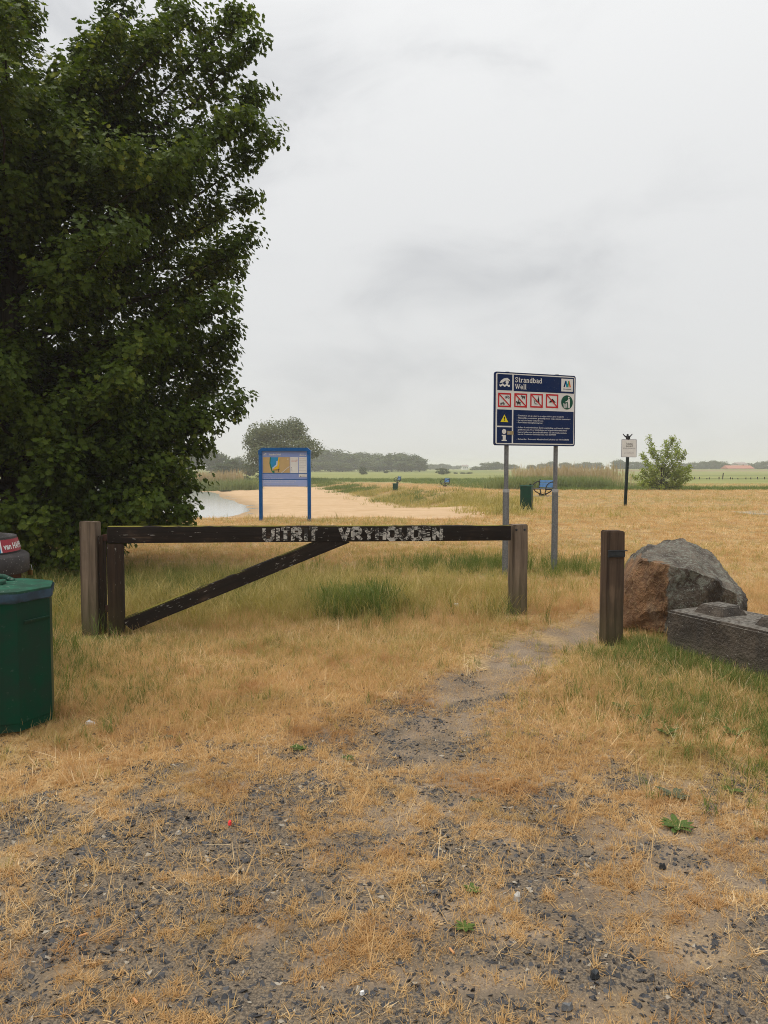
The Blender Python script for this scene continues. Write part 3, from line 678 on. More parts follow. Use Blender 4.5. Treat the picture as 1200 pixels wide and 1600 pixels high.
# ------------------------------------------------------------------ blue information sign on two posts
P1, P2 = G(789.5, 899), G(866.5, 896)
P2.y = P1.y * 1.03 if P2.y < P1.y * 1.02 else P2.y; P2.x = (866.5 - 600) / F * P2.y / 0.9966
mid = (P1 + P2) / 2; sv = P2 - P1; srz = math.atan2(sv.y, sv.x)
sign = empty('information_sign', (mid.x, mid.y, 0), srz)
tag(sign, 'large navy rules sign with pictograms on two galvanised posts', 'sign')
for sx_ in (-1, 1):
    mb = MB(); sxx = sx_ * sv.length / 2
    sl = D(790 if sx_ < 0 else 867, 766, (P1 if sx_ < 0 else P2).y).z
    mb.tube([(sxx, 0, -0.2), (sxx, 0, 2.90)], 0.033, 16)
    pp = mb.build('post', M['galv'], sign, 40)
    mb = MB(); mb.tube([(sxx, 0, -0.2), (sxx, 0, sl - 0.03)], 0.048, 16); mb.build('post_sleeve', M['galv'], pp, 40)
    mb = MB(); mb.tube([(sxx, 0, sl - 0.03), (sxx, 0, sl + 0.015)], [0.050, 0.050], 16); mb.build('collar', M['galvlight'], pp, 40)
PW, PH = 1.415, 1.06
pz = D(768, 696, P1.y - 0.08).z
offx = 0.025
panel = None
def rrect(w, h, r, n=6):
    pts = []
    for cx_, cy_, a0 in ((w - r, h - r, 0), (r, h - r, 90), (r, r, 180), (w - r, r, 270)):
        for k in range(n + 1): pts.append((cx_ + r * math.cos(R(a0 + 90 * k / n)), cy_ + r * math.sin(R(a0 + 90 * k / n))))
    return pts
def slab(pts, z0, z1, mat):
    m_ = MB(); n = len(pts)
    m_.add([(p[0], p[1], z1) for p in pts] + [(p[0], p[1], z0) for p in pts], [list(range(n)), list(range(n, 2 * n))[::-1]] + [[i, i + n, (i + 1) % n + n, (i + 1) % n] for i in range(n)], mat); return m_
panel = slab(rrect(PW, PH, 0.035), -0.018, 0.012, M['navy']).build('panel', None, sign)
panel.location = (offx - PW / 2, -0.055, pz); panel.rotation_euler = (R(90), 0, 0)
def qx(cx): return (cx - 128) / 909 * PW
def qy(cy, cx=128):                                   # crop pixel to panel height (top edge drops to the right)
    f = (cx - 128) / 909; top = 150 + 27 * f; bot = 965 + 3 * f
    return PH * (1 - (cy - top) / (bot - top))
Z1, Z2, Z3, Z4 = 0.0135, 0.0150, 0.0165, 0.018
wmb = MB(); pts = rrect(PW - 0.036, PH - 0.036, 0.028); wmb.flat([(p[0] + 0.018, p[1] + 0.018) for p in pts], Z1, M['white']); wmb.build('border', None, panel)
nv = MB()
def rect(mb_, x0, y0, x1, y1, z, mat): mb_.flat([(qx(x0), qy(y1)), (qx(x1), qy(y1)), (qx(x1), qy(y0)), (qx(x0), qy(y0))], z, mat)
rect(nv, 155, 175, 317, 353, Z2, M['navy']); rect(nv, 332, 175, 1017, 357, Z2, M['navy']); rect(nv, 155, 566, 317, 746, Z2, M['navy']); rect(nv, 155, 762, 317, 938, Z2, M['navy']); rect(nv, 332, 566, 1017, 938, Z2, M['navy'])
nv.build('field', None, panel)
sw = MB()                                              # swimmer above waves
cxx = lambda a_, b_: (qx(a_), qy(b_))
sw.flat([cxx(178, 275), cxx(195, 245), cxx(225, 222), cxx(262, 214), cxx(285, 232), cxx(291, 250), cxx(268, 240), cxx(240, 246), cxx(215, 268)], Z3, M['white'])
sw.disc(cxx(260, 262), 0.026, Z3 + .0005, M['white'])
for yy in (284, 296): pass
up = []; dn = []
for k in range(25):
    xx = 178 + 112 * k / 24; yy = 286 + 7 * math.sin(k / 24 * 6.283 * 2.5); up.append(cxx(xx, yy)); dn.append(cxx(xx, yy + 22))
for k in range(24): sw.flat([dn[k], dn[k + 1], up[k + 1], up[k]], Z3, M['white'])
sw.build('swimmer_pictogram', None, panel)
# serif title letters
ti = MB()
XS = 1.32
def serif(word, x, y, h, z, mat):
    w = 0.17 * h; th = 0.065 * h
    def stroke(pts, ww): ti.line([(x + p[0] * h * XS, y + p[1] * h) for p in pts], ww, z, mat)
    def sf(cx_, cy_, l=0.30): ti.line([(x + (cx_ - l / 2) * h * XS, y + cy_ * h), (x + (cx_ + l / 2) * h * XS, y + cy_ * h)], th, z, mat)
    for c in word:
        if c == 'S': stroke([(.48, .74), (.44, .88), (.3, .96), (.14, .9), (.09, .76), (.16, .62), (.38, .46), (.47, .3), (.42, .12), (.27, .04), (.12, .1), (.07, .28)], w * .8); adv = .6
        elif c == 't': stroke([(.17, .92), (.17, .16), (.24, .05), (.36, .07)], w); sf(.18, .66, .36); adv = .40
        elif c == 'r': stroke([(.14, 0), (.14, .68)], w); stroke([(.16, .5), (.28, .65), (.42, .62)], w * .8); sf(.15, .03, .3); sf(.1, .67, .16); adv = .48
        elif c == 'a': stroke([(.1, .58), (.22, .68), (.36, .62), (.38, .45), (.38, .1), (.48, .03)], w); stroke([(.38, .4), (.18, .32), (.09, .18), (.18, .04), (.3, .06), (.38, .16)], w * .8); adv = .54
        elif c == 'n': stroke([(.13, 0), (.13, .68)], w); stroke([(.15, .54), (.3, .67), (.44, .58), (.44, 0)], w); sf(.13, .03, .24); sf(.44, .03, .24); sf(.09, .67, .14); adv = .61
        elif c == 'd': stroke([(.44, 1), (.44, .03)], w); stroke([(.42, .56), (.28, .67), (.12, .55), (.08, .34), (.14, .12), (.28, .03), (.42, .14)], w * .85); sf(.4, .99, .2); sf(.48, .03, .18); adv = .6
        elif c == 'b': stroke([(.13, 1), (.13, .03)], w); stroke([(.15, .56), (.3, .67), (.46, .55), (.5, .34), (.44, .12), (.3, .03), (.15, .12)], w * .85); sf(.09, .99, .2); adv = .6
        elif c == 'W': stroke([(.1, .96), (.3, .04)], w); stroke([(.3, .04), (.5, .9)], w * .6); stroke([(.45, .96), (.66, .04)], w); stroke([(.66, .04), (.86, .96)], w * .6); sf(.1, .97, .3); sf(.46, .97, .26); sf(.86, .97, .26); adv = .95
        elif c == 'e': stroke([(.1, .37), (.46, .37), (.42, .58), (.28, .68), (.13, .58), (.08, .34), (.14, .12), (.29, .03), (.45, .13)], w * .8); adv = .54
        elif c == 'l': stroke([(.15, 1), (.15, .03)], w); sf(.15, .03, .28); sf(.1, .99, .18); adv = .30
        x += adv * h * XS
    return x
wd_target = qx(656) - qx(346); hS = 0.072
serif('Strandbad', qx(346), qy(262, 330), hS, Z3, M['white']); serif('Well', qx(346), qy(337, 330), hS, Z3, M['white'])
ti.build('title_lettering', None, panel)
lg = MB(); rect(lg, 868, 190, 1004, 336, Z3, M['white'])
def sl4(p, mat, z=Z4): lg.flat([cxx(*k) for k in p], z, mat)
sl4([(892, 286), (908, 286), (926, 220), (912, 213)], M['navy']); sl4([(912, 213), (926, 213), (944, 262), (936, 286), (926, 286)], M['teal']); sl4([(936, 286), (950, 286), (957, 213), (946, 213)], M['lime'], Z4 + .0006); sl4([(946, 213), (962, 213), (980, 284), (964, 288)], M['orange'])
text_into(lg, 'MAASDRIEL', 0.017, qx(887), qy(313), Z4, M['black'], 'LEFT', qx(985) - qx(887), 0.0006)
lg.build('municipality_emblem', None, panel)
def ban(x0, name):
    m_ = MB(); y0, y1 = 383 - 16 * (x0 - 128) / 909, 540 - 16 * (x0 - 128) / 909; w_ = 0.022
    X0, X1, Y0, Y1 = qx(x0), qx(x0 + 142), qy(y1), qy(y0)
    m_.flat([(X0, Y0), (X1, Y0), (X1, Y0 + w_), (X0, Y0 + w_)], Z3, M['red']); m_.flat([(X0, Y1 - w_), (X1, Y1 - w_), (X1, Y1), (X0, Y1)], Z3, M['red'])
    m_.flat([(X0, Y0 + w_), (X0 + w_, Y0 + w_), (X0 + w_, Y1 - w_), (X0, Y1 - w_)], Z3, M['red']); m_.flat([(X1 - w_, Y0 + w_), (X1, Y0 + w_), (X1, Y1 - w_), (X1 - w_, Y1 - w_)], Z3, M['red'])
    m_.line([(X0 + w_, Y1 - w_), (X1 - w_, Y0 + w_)], 0.018, Z4, M['red'])
    ix, iy = X0 + (X1 - X0) / 2, (Y0 + Y1) / 2
    B = lambda pts: m_.flat([(ix + p[0], iy + p[1]) for p in pts], Z3 + .0006, M['black'])
    if name == 'bike':
        for ox, oy in ((0.045, 0.045), (-0.035, -0.05)):
            for dx in (-0.022, 0.022): m_.ring((ix + ox + dx, iy + oy - .006), 0.013, 0.006, Z3 + .0006, M['black'], 12)
            m_.line([(ix + ox - .022, iy + oy - .006), (ix + ox - .006, iy + oy + .016), (ix + ox + .014, iy + oy + .016), (ix + ox, iy + oy - .006), (ix + ox - .022, iy + oy - .006)], 0.005, Z3 + .0006, M['black']); m_.line([(ix + ox + .022, iy + oy - .006), (ix + ox + .012, iy + oy + .026)], 0.005, Z3 + .0006, M['black'])
    if name == 'animals':
        for ox, oy, s in ((0.045, 0.05, 1.0), (-0.035, -0.04, 1.15)):
            BB = lambda pts: m_.flat([(ix + ox + p[0] * s, iy + oy + p[1] * s) for p in pts], Z3 + .0006, M['black'])
            BB([(-.026, -.008), (.026, -.008), (.028, .012), (-.02, .012)]); BB([(-.042, .006), (-.022, .002), (-.018, .024), (-.034, .026)])
            for lx in (-.024, -.012, .014, .022): BB([(lx, -.03), (lx + .006, -.03), (lx + .006, -.008), (lx, -.008)])
            BB([(.026, .006), (.04, .016), (.036, .02), (.026, .012)])
            if s > 1: BB([(-.008, .012), (.010, .012), (.006, .034), (-.004, .034)]); m_.disc((ix + ox, iy + oy + .045), 0.008, Z3 + .0006, M['black'], 10)
    if name == 'fire':
        B([(.012, -.03), (.05, -.03), (.046, .01), (.030, .075), (.020, .02)]); m_.line([(ix - .05, iy + .015), (ix - .035, iy - .005), (ix - .042, iy - .03), (ix - .02, iy - .045)], 0.008, Z3 + .0006, M['black']); m_.line([(ix - .03, iy - .05), (ix + .0, iy - .045), (ix + .012, iy - .06)], 0.008, Z3 + .0006, M['black']); m_.line([(ix - .02, iy + .0), (ix - .005, iy - .02), (ix + .008, iy + .02)], 0.008, Z3 + .0006, M['black'])
    if name == 'tent':
        B([(-.062, -.022), (.0, .034), (.010, .034), (.066, -.022), (.036, -.022), (.006, .0), (-.012, -.022)])
    m_.build('ban_pictogram', None, panel)
for x0, nm in ((163, 'bike'), (340, 'animals'), (517, 'fire'), (693, 'tent')): ban(x0, nm)
gm = MB(); gc = cxx(937, 460); gm.disc(gc, 0.106, Z3, M['signgreen'], 36)
Wt = lambda pts: gm.flat([(gc[0] + p[0], gc[1] + p[1]) for p in pts], Z4, M['white'])
gm.disc((gc[0] + .030, gc[1] + .072), 0.014, Z4, M['white'], 14); Wt([(.012, -.012), (.052, -.012), (.05, .052), (.02, .054)]); Wt([(.014, -.085), (.028, -.085), (.030, -.012), (.014, -.012)]); Wt([(.034, -.085), (.048, -.085), (.050, -.012), (.032, -.012)])
Wt([(.022, .052), (-.004, .02), (-.032, .012), (-.028, .0), (.004, .006), (.028, .034)]); gm.line([(gc[0] - .062, gc[1] - .012), (gc[0] - .054, gc[1] - .082), (gc[0] - .016, gc[1] - .082), (gc[0] - .008, gc[1] - .012)], 0.009, Z4, M['white'])
for q_ in (-.046, -.034, -.022): gm.line([(gc[0] + q_, gc[1] - .07), (gc[0] + q_, gc[1] - .02)], 0.006, Z4, M['white'])
gm.build('litter_pictogram', None, panel)
wm = MB(); wm.flat([cxx(192, 705), cxx(276, 705), cxx(234, 620)], Z3, M['yellow']); wm.flat([cxx(228, 690), cxx(240, 690), cxx(240, 684), cxx(228, 684)], Z4, M['black']); wm.flat([cxx(230, 678), cxx(238, 678), cxx(241, 646), cxx(227, 646)], Z4, M['black']); wm.build('warning_triangle', None, panel)
im = MB(); im.disc(cxx(232, 810), 0.036, Z3, M['white']); rect(im, 207, 848, 250, 862, Z3, M['white']); rect(im, 218, 862, 250, 903, Z3, M['white']); rect(im, 206, 903, 262, 916, Z3, M['white']); im.build('information_symbol', None, panel)
sk = MB(); sk.flat([cxx(264, 845), cxx(335, 842), cxx(333, 805), cxx(266, 802)], Z4 + .001, M['tan']); sk.flat([cxx(272, 836), cxx(294, 836), cxx(294, 812), cxx(272, 812)], Z4 + .002, M['textgrey']); sk.build('sticker', None, panel)
LINES = [(629, 900, '- Zwemmen en spoelen is op eigen risico, geen toezicht'), (655, 978, '- Natuurlijke oeverzone, gevaarlijk voor ongeoefende zwemmers'), (682, 664, '- Let op koud water onderstroom'), (706, 655, '- Periodieke waterplantengroei'),
         (761, 972, '- Indien de waterkwaliteit daartoe aanleiding geeft wordt u nader'), (787, 940, '  geinformeerd. Voor inlichtingen en bij gezondheidsklachten'), (814, 935, '  kunt u bellen met het milieuklachten- en informatiecentrum'), (838, 815, '  van de Provincie Gelderland tel. 026-3599999'), (893, 965, '- Beheerder: Gemeente Maasdriel te Kerkdriel tel. 0418-638383')]
for cy_, xe, s in LINES:
    m_ = MB(); x0_ = 369 if s[0] == '-' else 381; text_into(m_, s.strip(), 0.030, qx(x0_), qy(cy_) - 0.008, Z3, M['textwhite'], 'LEFT', qx(xe) - qx(x0_), 0.0004); m_.build('text_line', None, panel)
for sx_ in (-1, 1): mb = MB(); mb.tube([(sx_ * sv.length / 2, 0, 2.895), (sx_ * sv.length / 2, 0, pz + PH + .012)], .034, 12); mb.build('post_cap', M['bracket'], sign)
for z_ in (0.2, 0.85):
    mb = MB(); mb.box((offx, -0.032, pz + z_), (PW - 0.1, 0.016, 0.04)); mb.build('back_bracket', M['galv'], sign)

# ------------------------------------------------------------------ blue framed map board
B1, B2 = G(408, 814), G(483.5, 815.5)
B2.y = B1.y * 0.995; B2.x = (483.5 - 600) / F * B2.y / 0.9976
bm_ = (B1 + B2) / 2; bv = B2 - B1; brz = math.atan2(bv.y, bv.x); bw = bv.length
board = empty('map_board', (bm_.x, bm_.y, float(H(bm_.x, bm_.y))), brz)
tag(board, 'blue framed map board on two legs at the beach edge', 'map board')
zt = D(440, 699.5, B1.y).z; fw = 0.10
mb = MB(); mb.box((-bw / 2, 0, zt / 2 - 0.12), (fw * .95, 0.11, zt - 0.16), ch=0.012); mb.build('leg', M['blue'], board, 40)
mb = MB(); mb.box((bw / 2, 0, zt / 2 - 0.12), (fw * .95, 0.11, zt - 0.16), ch=0.012); mb.build('leg', M['blue'], board, 40)
ou = [(-bw / 2 - fw / 2 - .003, zt - 0.20), (-bw / 2 - fw / 2 - .003, zt - 0.085), (-bw / 2 + 0.04, zt), (bw / 2 - 0.04, zt), (bw / 2 + fw / 2 + .003, zt - 0.085), (bw / 2 + fw / 2 + .003, zt - 0.20), (bw / 2 - fw / 2 - .003, zt - 0.20), (bw / 2 - fw / 2 - .003, zt - fw), (-bw / 2 + fw / 2 + .003, zt - fw), (-bw / 2 + fw / 2 + .003, zt - 0.20)]
hd = slab(ou, -0.06, 0.06, M['blue']).build('head_frame', None, board); hd.rotation_euler = (R(90), 0, 0)
bpw = bw - fw; bpb = D(440, 760, B1.y).z; bph = zt - fw - bpb
bpn = slab([(0, 0), (bpw, 0), (bpw, bph), (0, bph)], -0.02, 0.0, M['boardlilac']).build('map_panel', None, board)
bpn.location = (-bpw / 2, -0.02, bpb); bpn.rotation_euler = (R(90), 0, 0)
def bx(c): return (c - 80) / 980 * bpw
def by(c): return (1 - (c - 135) / 775) * bph
def bpoly(mb_, pts, mat, z): mb_.flat([(bx(p[0]), by(p[1])) for p in pts], z, mat)
def brect(mb_, x0, y0, x1, y1, mat, z): bpoly(mb_, [(x0, y1), (x1, y1), (x1, y0), (x0, y0)], mat, z)
mp_ = MB(); brect(mp_, 100, 265, 680, 608, M['maptan'], .002)
bpoly(mp_, [(325, 608), (310, 608), (285, 575), (260, 500), (240, 400), (250, 268), (275, 268), (292, 268), (300, 560), (350, 560), (350, 608)][::-1], M['mapgreen'], .004)
bpoly(mp_, [(275, 268), (440, 268), (425, 340), (395, 350), (385, 430), (300, 500), (285, 480), (262, 400)][::-1], M['maplake'], .006)
bpoly(mp_, [(395, 350), (425, 345), (412, 450), (330, 510), (320, 540), (300, 500), (385, 430)][::-1], M['mapgrey'], .008)
bpoly(mp_, [(440, 268), (462, 268), (455, 330), (462, 400), (435, 520), (330, 548), (330, 515), (412, 455), (425, 345)][::-1], M['mapyellow'], .007)
mp_.line([(bx(330), by(545)), (bx(430), by(545)), (bx(440), by(530)), (bx(468), by(528))], .012, .009, M['black']); mp_.line([(bx(432), by(540)), (bx(432), by(590))], .016, .009, M['black'])
mp_.line([(bx(495), by(615)), (bx(672), by(470))], .014, .009, M['white']); bpoly(mp_, [(636, 328), (650, 328), (650, 295), (636, 295)], M['white'], .009)
mp_.build('map_print', None, bpn)
pn = MB(); brect(pn, 692, 265, 860, 615, M['white'], .002); brect(pn, 875, 265, 1048, 615, M['white'], .002); brect(pn, 876, 640, 1052, 704, M['white'], .002); brect(pn, 85, 765, 1058, 905, M['boardpale'], .002); brect(pn, 85, 748, 1058, 762, M['blue'], .002); brect(pn, 85, 620, 1058, 630, M['blue'], .002)
pn.build('text_field', None, bpn)
tx = MB(); text_into(tx, 'Strandbad Well', .07, bx(228), by(226), .003, M['white'], 'LEFT', bx(485) - bx(228), .002)
text_into(tx, 'gemeente', .035, bx(905), by(205), .003, M['white'], 'LEFT', bx(985) - bx(905), .001); text_into(tx, 'Maasdriel', .045, bx(892), by(235), .003, M['white'], 'LEFT', bx(1030) - bx(892), .001)
tx.flat([(bx(100), by(212)), (bx(130), by(212)), (bx(160), by(200)), (bx(182), by(180)), (bx(170), by(180)), (bx(140), by(196))], .003, M['white']); tx.disc((bx(150), by(190)), .016, .0035, M['white'], 12); tx.line([(bx(100), by(222)), (bx(185), by(218))], .012, .003, M['white'])
for y_, x0, x1 in ((312, 700, 850), (340, 710, 850), (368, 715, 830)): text_into(tx, 'verboden toegang', .03, bx(x0), by(y_), .004, M['red'], 'LEFT', bx(x1) - bx(x0))
for k, y_ in enumerate((305, 345, 395, 450, 500, 560)): text_into(tx, 'zwemwater kwaliteit', .022, bx(885), by(y_), .004, M['orange'] if k == 0 else M['textgrey'], 'LEFT', bx(1000 + 30 * (k % 2)) - bx(885))
tx.flat([(bx(700), by(508)), (bx(732), by(508)), (bx(716), by(480))], .004, M['textgrey']); tx.disc((bx(712), by(545)), .012, .004, M['textgrey'], 10); tx.flat([(bx(903), by(692)), (bx(932), by(692)), (bx(917), by(665))], .004, M['black']); text_into(tx, 'P 500 m', .04, bx(948), by(690), .004, M['textgrey'], 'LEFT', bx(1040) - bx(948), .001)
for y_, x1 in ((660, 330), (702, 300), (738, 540)): text_into(tx, 'Openbaar strand aan de Maas', .024, bx(112), by(y_), .003, M['textwhite'], 'LEFT', bx(x1) - bx(112))
for y_, x1, mt in ((792, 810, 'white'), (832, 770, 'textwhite'), (886, 860, 'textgrey')): text_into(tx, 'Zwemmen op eigen risico, houd het strand schoon en neem uw afval mee naar huis', .036 if mt == 'white' else .026, bx(118), by(y_), .004, M[mt], 'LEFT', bx(x1) - bx(118), .001)
tx.build('lettering', None, bpn)['kind'] = 'stuff'

# ------------------------------------------------------------------ white notice on a dark pole
WS = G(979, 791)
ws = empty('notice_sign', (WS.x, WS.y, float(H(WS.x, WS.y))), R(12)); tag(ws, 'small white notice on dark pole topped by arms raised figure', 'notice')
z0 = D(980, 714, WS.y).z; z1 = D(980, 686, WS.y).z; zt2 = D(980, 679, WS.y).z
mb = MB(); mb.box((0, 0.03, (z1) / 2), (0.10, 0.10, z1 + 0.2), Matrix.Rotation(R(2), 4, 'Y'), ch=0.01); mb.build('pole', M['dkgreen'], ws, 40)
wpw = 0.68; wp_ = slab(rrect(wpw, z1 - z0, .035), -0.02, 0.0, M['textgrey']).build('notice_panel', None, ws); wp_.location = (-wpw / 2 + 0.05, -0.03, z0); wp_.rotation_euler = (R(90), 0, R(0))
hh = z1 - z0; m_ = MB(); m_.flat([(p[0] + .02, p[1] + .02) for p in rrect(wpw - .04, hh - .04, .02)], .002, M['white']); m_.build('notice_face', None, wp_)
m_ = MB()
for s, yy, sz, wd, mt in (('Toiletten', .70, .11, .30, 'black'), ('geopend', .585, .11, .30, 'black'), ('tijdens openingsuren', .485, .05, .56, 'textgrey'), ('gemeente Maasdriel', .22, .05, .42, 'textgrey')): text_into(m_, s, sz, (wpw - wd) / 2, hh * yy, .004, M[mt], 'LEFT', wd, .002)
m_.build('lettering', None, wp_)['kind'] = 'stuff'
mb = MB(); zz = z1
mb.tube([(0, .02, zz - .02), (0, .02, zz + .10), (0, .02, zz + .15)], [0.058, 0.085, 0.05], 10); mb.tube([(0, .02, zz + .15), (0, .02, zz + .185), (0, .02, zz + .215)], [0.035, .045, .025], 10)
for s_ in (-1, 1): mb.tube([(s_ * .05, .02, zz + .10), (s_ * .13, .02, zz + .135), (s_ * .21, .02, zz + .22)], [0.03, .026, .018], 8)
mb.build('figure_finial', M['black'], ws, 60)

# ------------------------------------------------------------------ bins
BC = G(7, 1156); BC.y += 0.295; BC.x *= BC.y / (BC.y - 0.295); bin1 = empty('litter_drum', (BC.x, BC.y, 0)); tag(bin1, 'big round dark green litter drum at left front with blue bag under lid', 'bin')
RB = 0.310; HB = D(7, 938, BC.y - RB).z
mb = MB(); mb.lathe([(0.0, 0.02), (RB - 0.02, 0.02), (RB - .004, 0.025), (RB - .004, .070), (RB, .075), (RB, HB + .02)], 8, None, Matrix(), R(-2), R(358)); mb.build('body', M['bingreen'], bin1, 30)
mb = MB(); mb.lathe([(RB - .001, HB - .165), (RB + .006, HB - .150), (RB + .008, HB - .146), (RB + .006, HB - .143), (RB - .001, HB - .142)], 1, None, Matrix(), R(-40), R(-4)); mb.build('grip_lip', M['bingreen'], bin1, 40)
bm = bmesh.new(); prof = []; mb = MB(); vs = []; fs = []; nn = 96
for j, (rr, zz) in enumerate(((.004, .035), (.012, .012), (.010, -.004), (.016, .024), (.018, -.014), (.013, -.03), (.006, -.036), (.003, .0))):
    for k in range(nn):
        a_ = 2 * math.pi * k / nn; oc = math.cos(R(22.5)) / math.cos((a_ + R(2)) % R(45) - R(22.5)); q_ = mnoise.noise(Vector((math.cos(a_) * 3, math.sin(a_) * 3, j * .9))); vs.append(((RB * oc + rr + .007 * q_) * math.cos(a_), (RB * oc + rr + .007 * q_) * math.sin(a_), HB + zz * .9 + .010 * q_))
for j in range(7):
    for k in range(nn): fs.append([j * nn + k, j * nn + (k + 1) % nn, (j + 1) * nn + (k + 1) % nn, (j + 1) * nn + k])
mb.add(vs, fs); mb.build('bag_rim', M['bag'], bin1, 60)
mb = MB(); mb.lathe([(RB + .010, HB + .022), (RB + .010, HB + .036), (RB - .02, HB + .044), (.15, HB + .052), (0, HB + .054)], 8, None, Matrix(), R(-2), R(358)); lid = mb.build('lid', M['lidgreen'], bin1, 40)
mb = MB(); mb.box((-.06, -.06, HB + .065), (.22, .09, .03), Matrix.Rotation(R(10), 4, 'Z'), ch=.01); mb.tube([(-.16, .1, HB + .05), (-.10, .12, HB + .085), (-.03, .11, HB + .08), (.03, .12, HB + .05)], .016, 8); mb.build('handle', M['lidgreen'], lid, 60)
# grey domed container behind
DC = Vector((-3.185, 5.75, 0)); dome = empty('domed_container', DC); tag(dome, 'dark grey domed container with crimson sticker and padlock behind the green drum', 'container')
RD = 0.47; zr0 = D(20, 904, DC.y - .3).z; zr1 = D(20, 872, DC.y - .35).z
mb = MB(); mb.lathe([(RD - .07, -.05), (RD - .06, zr0 + .01)], 40); mb.build('body', M['rust'], dome, 40)
mb = MB(); mb.lathe([(RD - .07, zr0), (RD - .005, zr0), (RD, zr0 + .012), (RD, zr1 - .03), (RD - .02, zr1 - .012), (RD - .065, zr1)], 48); mb.build('rim', M['greycap'], dome, 50)
zd = D(8, 835, DC.y - .2).z
mb = MB(); mb.lathe([(RD - .065, zr1 - .005), (RD - .07, zr1 + .05), (RD - .085, zr1 + .12), (RD - .12, zd - .06), (RD - .19, zd - .015), (RD - .33, zd + .01), (0, zd + .02)], 48); dm = mb.build('dome', M['greycap'], dome, 60)
mb = MB(); mb.tube([(RD - .15, 0, zr1 + .12), (RD - .10, 0, zd - .02), (RD - .2, 0, zd + .02)], .012, 8, None); mb.build('rib', M['greycap'], dm, 60).rotation_euler = (0, 0, R(-25))
mb = MB(); mb.box((.12, -.22, zd + .03), (.10, .06, .05), ch=.01); mb.build('lid_handle', M['greycap'], dm, 40)
rS = RD - .062; sz0, sz1 = zr1 + .012, zr1 + .105
def onband(mb_, vs, fs, mat, r, a0):                   # wraps flat (x,z) shapes round the dome
    mb_.add([((r - .02 * (v[1] - sz0) / .09) * math.cos(a0 + v[0] / r), (r - .02 * (v[1] - sz0) / .09) * math.sin(a0 + v[0] / r), v[1]) for v in vs], fs, mat)
st = MB(); a0 = R(-20)
def band(x0, x1, mat, r):
    k = 14; vs = []; fs = []
    for i in range(k + 1): vs += [(x0 + (x1 - x0) * i / k, sz0), (x0 + (x1 - x0) * i / k, sz1)]
    for i in range(k): fs.append([2 * i, 2 * i + 2, 2 * i + 3, 2 * i + 1])
    onband(st, vs, fs, mat, r, a0)
band(0, .42, M['crimson'], rS + .003); band(-.012, 0.0, M['white'], rS + .003); band(-.05, -.012, M['teal'], rS + .003)
vs, fs = text_mesh('van HAPPEN', .062, 'LEFT', 2, .0016); vs = [(v.x * 1.0 + .018, sz0 + .022 + v.y) for v in vs]; onband(st, vs, fs, M['white'], rS + .0055, a0)
st.build('sticker', None, dm)
an = R(-33); lx, ly = RD * math.cos(an), RD * math.sin(an)
mb = MB(); lx, ly = RD * math.cos(R(20)) + .004, RD * math.sin(R(20))
mb.tube([(lx - .012, ly, zr0 + .0), (lx - .012, ly, zr0 + .03), (lx - .004, ly, zr0 + .042), (lx + .008, ly, zr0 + .04), (lx + .014, ly, zr0 + .0)], .0035, 8, M['steel']); mb.box((lx, ly, zr0 - .018), (.036, .018, .04), mat=M['brass'], ch=.003)
mb.build('padlock', None, dome, 40)
# green square bin in the meadow
def square_bin(name, loc, rz, w, h, label):
    o = empty(name, loc, rz); tag(o, label, 'bin', 'green litter bins in the meadow')
    m_ = MB(); m_.box((0, 0, h * .47), (w, w * .85, h * .98), ch=.02); m_.build('body', M['bingreen'], o, 40)
    m_ = MB(); m_.box((0, 0, h * .975), (w + .03, w * .85 + .03, .05), ch=.012); m_.build('lid', M['lidgreen'], o, 40)
    m_ = MB(); m_.box((w * .36, -.05, h + .022), (.07, .09, .045), ch=.01); m_.build('hinge', M['black'], o, 40)
    return o
q = G(822.5, 799.5); square_bin('litter_bin', (q.x, q.y, float(H(q.x, q.y))), R(-22), .40, .95, 'square green litter bin between the sign posts')
q = D(618, 773.5, 66); q.z = float(H(q.x, q.y)); square_bin('litter_bin', q, R(-15), .42, .62, 'small dark bin half sunk in the grassy beach bank')

# ------------------------------------------------------------------ benches
def bench(loc, rz, label):
    o = empty('bench', loc, rz); tag(o, label, 'bench', 'blue backed benches along the meadow edge')
    W_ = 1.2                                            # faces local -x, width along local y
    for k in range(3):
        m_ = MB(); m_.box((-.36 + .17 * k, 0, .42), (.15, W_ - .06, .035), ch=.005); m_.build('seat_slat', M['benchseat'], o)
    for k in range(3):
        m_ = MB(); m_.box((.055 + .02 * k, 0, .55 + .135 * k), (.03, W_ - .08, .12), Matrix.Rotation(R(8), 4, 'Y'), ch=.005); m_.build('back_slat', M['benchblue'], o)
    for s in (-1, 1):
        y_ = s * W_ / 2
        m_ = MB(); m_.box((.085, y_, .66), (.06, .05, .52), Matrix.Rotation(R(8), 4, 'Y')); m_.build('back_post', M['benchblack'], o)
        m_ = MB(); m_.tube([(.06 - .52 * math.sin(R(a)) , y_, .40 + .40 * (1 - (1 - math.cos(R(a)))) ) for a in range(0, 91, 10)], .030, 6); m_.build('arm_hoop', M['benchblack'], o)
        m_ = MB(); m_.tube([(-.48, y_, .395), (.1, y_, .395)], .034, 6); m_.build('seat_frame', M['benchblack'], o)
        m_ = MB(); m_.tube([(-.38, y_ * .9, .39), (-.34, y_ * .7, .26), (-.24, y_ * .45, .16), (-.18, y_ * .2, .13)], .030, 6); m_.build('leg', M['benchblack'], o)
        m_ = MB(); m_.tube([(.06, y_ * .9, .39), (.0, y_ * .7, .26), (-.1, y_ * .45, .16), (-.18, y_ * .2, .13)], .030, 6); m_.build('leg', M['benchblack'], o)
    m_ = MB(); m_.box((-.18, 0, .06), (.10, W_ * .45, .16)); m_.build('pedestal', M['benchblack'], o)
    return o
